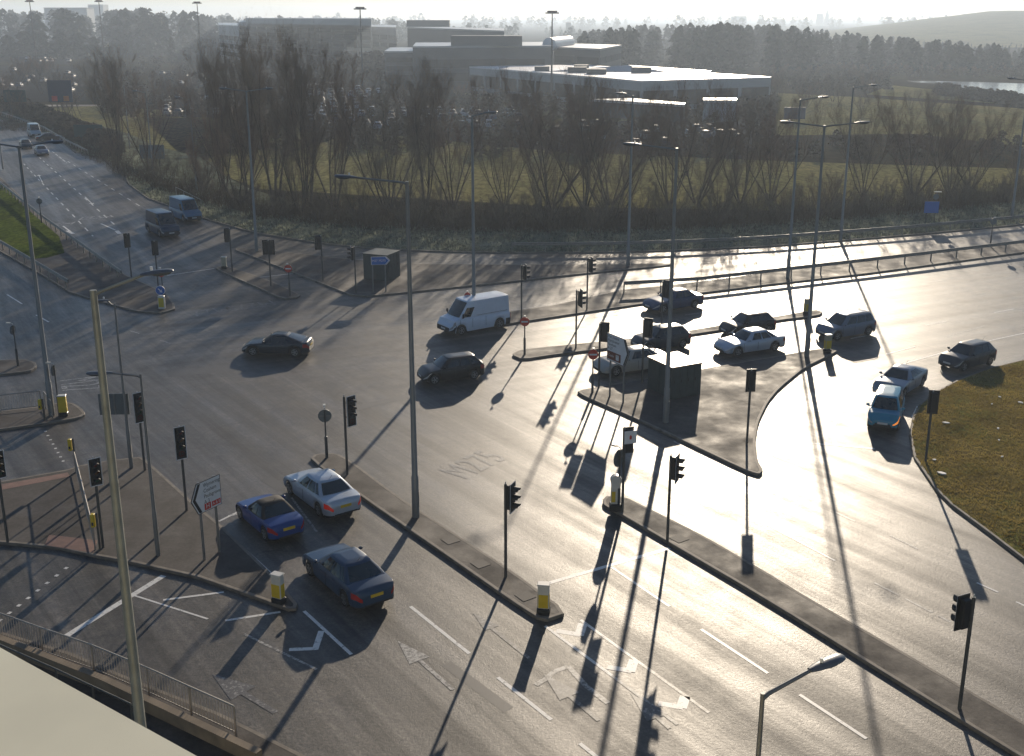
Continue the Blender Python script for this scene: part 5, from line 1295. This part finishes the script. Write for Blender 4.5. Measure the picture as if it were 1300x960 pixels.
for k, x, yb, yt, lab in BIG: tree_px(k, x, yb - (24 if x > 250 else 8) - (6 if x > 620 else 0), yt + (6 if x > 620 else 0), lab, wide=1.15 if k in (2, 3) else 1.0)
# the rest of the belt, row upon row
rnd = random.Random(5)
def between(x):  # height profile of the belt top in the photo
    return pl_interp([(60, 150), (150, 120), (230, 165), (270, 90), (430, 105), (470, 140), (560, 125), (620, 185), (690, 150), (780, 150), (830, 185), (900, 150), (990, 165), (1050, 200), (1120, 170), (1240, 175), (1300, 215), (1500, 200)], x)
nb = 0
for row in range(1):
    x = -30 + rnd.uniform(0, 20)
    while x < 1420:
        base = pl_interp([(-30, 165), (60, 170), (120, 205), (170, 235), (260, 262), (325, 283), (475, 297), (650, 300), (775, 300), (975, 292), (1150, 278), (1300, 262), (1500, 235)], x)
        yb = base - 14 - row * rnd.uniform(10, 14)
        if x < 130: yb = base - 12 - row * 2
        k = rnd.choice((2, 3, 4, 3, 1, 2)); yt = between(x) + rnd.uniform(20, 95) - row * 3
        if x < 130: yt = yb - rnd.uniform(8, 22)
        yt = min(yt, yb - 30) if x >= 130 else yt
        p_ = G(x, yb, 0)
        tree_px(k, x, yb, yt, wide=rnd.uniform(.9, 1.3)); nb += 1
        x += rnd.uniform(42, 84) if x > 130 else rnd.uniform(14, 22)
for row in range(2):
    x = 135 + rnd.uniform(0, 20)
    while x < 1420:
        base = pl_interp([(120, 205), (170, 235), (260, 262), (325, 283), (475, 297), (650, 300), (775, 300), (975, 292), (1150, 278), (1300, 262), (1500, 235)], x)
        yb = base - 4 - row * rnd.uniform(8, 12); tree_px(4, x, yb, yb - rnd.uniform(26, 58), wide=rnd.uniform(1.1, 1.6)); nb += 1
        x += rnd.uniform(34, 66)
print('belt trees', nb)
# scattered trees in the middle distance
for i in range(110):
    x = rnd.choice((rnd.uniform(190, 700), rnd.uniform(960, 1340), rnd.uniform(-20, 330))); yb = rnd.uniform(92, 150)
    if 600 < x < 960 or x > 1120 and yb < 140: continue
    tree_px(rnd.choice((2, 3, 4)), x, yb, yb - rnd.uniform(14, 30) * (yb - 22) / 100, 'distant bare tree among the car parks and fields', 'distant bare trees', wide=1.2)

for i in range(20):
    tree_px(rnd.choice((2, 3, 4)), rnd.uniform(-15, 150), rnd.uniform(98, 134), 0, 'distant bare tree among the car parks and fields', 'distant bare trees', 1.2) if False else None
for i in range(26):
    yb = rnd.uniform(96, 136); tree_px(rnd.choice((2, 3, 4)), rnd.uniform(-15, 150), yb, yb - rnd.uniform(16, 30), 'distant bare tree among the car parks and fields', 'distant bare trees', 1.3)
# undergrowth: one tangled mass of stems below the trees
def undergrowth():
    rn = np.random.RandomState(3); V = []; Fi = []; o = 0
    line = [(-30, 168), (60, 172), (120, 206), (162, 236), (200, 250), (260, 268), (325, 287), (475, 301), (650, 305), (775, 305), (975, 297), (1150, 283), (1300, 267), (1500, 240)]
    for i in range(3600):
        x = rn.uniform(-30, 1450); yb = pl_interp(line, x) - abs(rn.normal(0, 12)) - 9
        if x < 130: yb = pl_interp(line, x) - rn.uniform(3, 16)
        p = G(x, yb, 0); hh = rn.uniform(.4, 2.2) * (1 if x > 130 else .7)
        for k in range(9):
            a = rn.uniform(0, 6.28); s = rn.uniform(.1, .75); l = hh * rn.uniform(.5, 1.1); bx, by = p.x + rn.normal(0, .5), p.y + rn.normal(0, .5); r = rn.uniform(.012, .03)
            m1 = (bx + math.cos(a) * s * l * .45, by + math.sin(a) * s * l * .45, l * .6); m2 = (m1[0] + math.cos(a + rn.normal(0, .8)) * s * l * .6, m1[1] + math.sin(a) * s * l * .6, l * rn.uniform(.75, 1.1))
            c_, s_ = math.cos(a + 1.57) * r, math.sin(a + 1.57) * r
            V += [(bx - c_, by - s_, 0), (bx + c_, by + s_, 0), (m1[0] + c_ * .8, m1[1] + s_ * .8, m1[2]), (m1[0] - c_ * .8, m1[1] - s_ * .8, m1[2]), (m2[0], m2[1], m2[2])]
            Fi += [(o, o + 1, o + 2, o + 3), (o + 3, o + 2, o + 4)]; o += 5
            for _ in range(2):  # dead leaves
                q = (m1[0] + rn.normal(0, .25), m1[1] + rn.normal(0, .25), max(.05, m1[2] * rn.uniform(.3, 1.3))); t = rn.uniform(.03, .08)
                V += [(q[0] - t, q[1], q[2]), (q[0] + t, q[1] + rn.normal(0, t), q[2]), (q[0], q[1], q[2] + t)]; Fi.append((o, o + 1, o + 2)); o += 3
    me = bpy.data.meshes.new('undergrowth'); me.from_pydata(V, [], Fi); me.materials.append(M['bramble'])
    ob = bpy.data.objects.new('undergrowth', me); COL.objects.link(ob)
    return tag(ob, 'tangled brown undergrowth at the foot of the bare trees', 'undergrowth', kind='stuff')
undergrowth()

# ------------------------------------------------------------------ evergreen woods far off
def leafy(V, Fi, cx, cy, z0, h, w, n, rn, cone=.5, sz=.5):
    o = len(V)
    for _ in range(n):
        t = rn.uniform(.0, 1); rr = w * ((1 - t) ** cone) * (rn.uniform(.3, 1) ** .5) * (0.75 + .25 * math.sin(t * 17 + cx)); a = rn.uniform(0, 6.283)
        x, y, z = cx + rr * math.cos(a), cy + rr * math.sin(a), z0 + h * t; s = sz * rn.uniform(.5, 1.3)
        b = rn.uniform(0, 6.283); dx, dy = math.cos(b) * s, math.sin(b) * s; dz = rn.uniform(-.5, .5) * s
        V += [(x - dx, y - dy, z - dz), (x + dx, y + dy, z - dz * .3), (x + dy * .4, y - dx * .4, z + s * .9)]
        Fi.append((o, o + 1, o + 2)); o += 3
def wood(name, spots, label, mat='pine', n=150, cone=.55, cat='wood'):
    rn = np.random.RandomState(len(spots)); V = []; Fi = []
    for (x, y, z0, h, w) in spots:
        leafy(V, Fi, x, y, z0, h, w, n, rn, cone, w * .22)
        o = len(V); V += [(x - .2, y, z0), (x + .2, y, z0), (x, y, z0 + h)]; Fi.append((o, o + 1, o + 2))
    me = bpy.data.meshes.new(name); me.from_pydata(V, [], Fi); me.materials.append(M[mat])
    ob = bpy.data.objects.new(name, me); COL.objects.link(ob); return tag(ob, label, cat, kind='stuff')
rn = random.Random(9)
def spot(px, yb, ytop, wf=.3, jit=0):
    yb = max(yb, 24.5); p = G(px, yb, 0); yt = ytop + rn.uniform(-jit, jit); Y = (CY - yt) / F; hz = H + p.y * ((-sp + Y * cp) / (cp + Y * sp)); hz = max(2.5, hz)
    return (p.x, p.y, 0, hz, hz * wf)
# pine wood across the right half
sp1 = []
for i in range(620):
    x = rn.uniform(735, 1480); yb = rn.uniform(56, 92); top_ = pl_interp([(735, 44), (800, 36), (850, 34), (990, 36), (1100, 47), (1200, 55), (1300, 62), (1480, 70)], x)
    sp1.append(spot(x, yb, top_ + rn.uniform(-3, 9), rn.uniform(.28, .42)))
wood('pine_wood', sp1, 'hazy dark pine wood stretching across the right half below the horizon', n=170)
sp2 = []
for i in range(300):
    x = rn.uniform(-60, 300) if i % 2 else rn.uniform(280, 760); yb = rn.uniform(44, 70) if x < 265 else rn.uniform(38, 56); sp2.append(spot(x, yb, pl_interp([(-60, 16), (60, 17), (200, 16), (290, 24), (480, 28), (640, 32), (760, 38)], x) + rn.uniform(-4, 9), .4))
wood('far_wood', sp2, 'hazy tree masses around the distant offices at the upper left', n=150, cone=.4)
sp3 = []
for i in range(420):
    x = rn.uniform(-100, 1400); yb = rn.uniform(27, 38); sp3.append(spot(x, yb, rn.gauss(20 if x < 300 else 23, 2.0), .5))
wood('far_wood', sp3, 'faint line of far woodland along the horizon', n=90, cone=.4)
# low scrub by the fields and the lake
sp4 = []
for i in range(420):
    x = rn.uniform(980, 1420); yb = rn.uniform(86, 116)
    if x > 1130 and yb > 99: continue
    sp4.append(spot(x, yb, yb - rn.uniform(3, 9), .8))
for i in range(160): x = rn.uniform(1190, 1400); sp4.append(spot(x, 121 + (x - 1230) * .14 + rn.uniform(0, 6), 114 + (x - 1230) * .14 + rn.uniform(0, 4), .8))
for i in range(160): x = rn.uniform(590, 985); sp4.append(spot(x, rn.uniform(128, 150), rn.uniform(120, 140), .7))
for i in range(150): x = rn.uniform(430, 620); sp4.append(spot(x, rn.uniform(78, 104), rn.uniform(66, 84), .6))
for i in range(460):
    x = rn.uniform(240, 1420); yb = rn.uniform(118, 200)
    if 980 < x and 112 < yb < 185: continue
    sp4.append(spot(x, yb, yb - rn.uniform(5, 16) * (yb - 22) / 130, .7))
for i in range(160):
    x = rn.uniform(130, 420); sp4.append(spot(x, rn.uniform(78, 150), 0, .7)) if False else sp4.append((lambda y: spot(x, y, y - rn.uniform(4, 11), .8))(rn.uniform(78, 150)))
wood('scrub', sp4, 'low hazy scrub and bushes between the fields, offices and lake', 'bramble', 90, .4, 'scrub')
# dark evergreen clump at the upper left and others: individual trees
def evergreen(px, yb, yt, wf, label, group):
    x, y, z, h, w = spot(px, yb, yt, wf); root = empty('evergreen_tree', (x, y, 0), 0, label, 'tree', group)
    r_ = np.random.RandomState(int(px * 7) % 9999); V = []; Fi = []; leafy(V, Fi, 0, 0, h * .05, h * .95, w, 900, r_, .35, w * .13)
    me = bpy.data.meshes.new('crown'); me.from_pydata(V, [], Fi); me.materials.append(M['ivy']); c = bpy.data.objects.new('crown', me); COL.objects.link(c); c.parent = root
    MB().tube([(0, 0, 0), (0, 0, h * .8)], [.3, .08], None, 6).build('trunk', 'bark', root)
for px_, yb, yt, wf, lab in ((12, 74, 46, .55, 'dark evergreen at the very left of the upper-left clump'), (34, 73, 41, .6, 'dark evergreen second in the upper-left clump'), (54, 74, 42, .6, 'dark evergreen left of the clump notch'),
                             (80, 75, 44, .65, 'dark evergreen just right of the clump notch'), (101, 75, 44, .6, 'dark evergreen in the right half of the upper-left clump'), (121, 74, 48, .55, 'dark evergreen closing the upper-left clump'),
                             (219, 78, 47, .22, 'narrow dark conifer left of the long pale office'), (189, 72, 54, .3, 'small dark conifer near the pale grass strip'), (161, 68, 42, .5, 'grey bare-looking round tree above the pale grass strip')):
    evergreen(px_, yb, yt, wf, lab, 'dark evergreens at the upper left')
# dark low hedge along the upper-left carriageway
sp5 = []
for i in range(300):
    t = rn.random(); x = lerp(-40, 150, t); y = pl_interp([(-40, 134), (20, 147), (56, 160), (110, 184), (150, 200)], x) - rn.uniform(2, 13); sp5.append(spot(x, y, y - rn.uniform(5, 9), .6))
wood('undergrowth', sp5, 'dark low scrub behind the upper-left crash barrier', 'bramble', 120, .35, 'undergrowth')

# ------------------------------------------------------------------ hill
prof = [(1000, 60, 0), (1040, 44, 0), (1100, 36, 0), (1180, 25, 0), (1255, 15.5, 0), (1300, 15, 0), (1500, 14, 0), (1800, 16, 0), (2200, 30, 0)]
V = []; Fi = []; nx, ny = 60, 16
for j in range(ny + 1):
    t = j / ny; Yd = lerp(800, 1700, t)
    for i in range(nx + 1):
        px = lerp(990, 2300, i / nx); yt = pl_interp([(a, b) for a, b, _ in prof], px); Y = (CY - yt) / F; zt = H + 1500 * ((-sp + Y * cp) / (cp + Y * sp)); zt = max(0, zt + 2)
        prof_t = math.sin(min(1, t / .78) * PI / 2) ** 1.6
        V.append(((px - CX) / F * (Yd * cp + 6), Yd, zt * prof_t - .5 + random.gauss(0, .12) * (t > 0)))
for j in range(ny):
    for i in range(nx): a = j * (nx + 1) + i; Fi.append((a, a + 1, a + nx + 2, a + nx + 1))
me = bpy.data.meshes.new('hill'); me.from_pydata(V, [], Fi); me.materials.append(M['field'])
for f in me.polygons: f.use_smooth = True
o = bpy.data.objects.new('hill', me); COL.objects.link(o); o['kind'] = 'structure'

# ------------------------------------------------------------------ haze, sky, sun
SUN_EL = R(15.5); SUN_AZ = math.atan((945 - 650) / 1468)      # to the right of the view direction (+Y)
hz_ = MB(); hz_.box(-5000, 5000, -250, 5200, -1.2, 62)
m, nt, b = new_mat('haze_air'); nt.nodes.remove(b); vol = nt.nodes.new('ShaderNodeVolumePrincipled')
vol.inputs['Color'].default_value = (0.70, 0.83, 1.0, 1); vol.inputs['Density'].default_value = HAZE_D; vol.inputs['Anisotropy'].default_value = HAZE_G
nt.links.new(vol.outputs[0], nt.nodes['Material Output'].inputs['Volume']); M['haze'] = m
ho = hz_.build('haze', 'haze'); ho['kind'] = 'stuff'

w = bpy.data.worlds.new('World'); scene.world = w; w.use_nodes = True; nt = w.node_tree
sky = nt.nodes.new('ShaderNodeTexSky'); sky.sky_type = 'NISHITA'; sky.sun_disc = False
sky.sun_elevation = SUN_EL; sky.sun_rotation = SUN_AZ; sky.air_density = 1.0; sky.dust_density = 0.3; sky.ozone_density = 4.0; sky.altitude = 30
bg = nt.nodes['Background']; nt.links.new(sky.outputs[0], bg.inputs[0]); bg.inputs[1].default_value = SKY_S
sl = bpy.data.lights.new('sun', 'SUN'); sl.energy = SUN_S; sl.angle = R(0.5); sl.color = (1.0, 0.85, 0.66)
so = bpy.data.objects.new('sun', sl); COL.objects.link(so)
d = Vector((math.sin(SUN_AZ) * math.cos(SUN_EL), math.cos(SUN_AZ) * math.cos(SUN_EL), math.sin(SUN_EL)))   # towards the sun
so.rotation_euler = d.to_track_quat('Z', 'Y').to_euler()
scene.view_settings.view_transform = 'Standard'; scene.view_settings.look = 'None'; scene.view_settings.exposure = EXPO; scene.view_settings.gamma = 1
scene.view_settings.use_curve_mapping = False
cy = scene.cycles; cy.use_denoising = True; cy.max_bounces = 6; cy.diffuse_bounces = 2; cy.glossy_bounces = 2; cy.transmission_bounces = 2; cy.volume_bounces = 0
cy.sample_clamp_indirect = 4; cy.caustics_reflective = False; cy.caustics_refractive = False; cy.use_adaptive_sampling = True; cy.adaptive_threshold = 0.02
# labels for the setting that still lack a kind
for ob in scene.objects:
    if ob.parent is None and ob.type == 'MESH' and 'kind' not in ob.keys() and 'category' not in ob.keys(): print('untagged', ob.name)
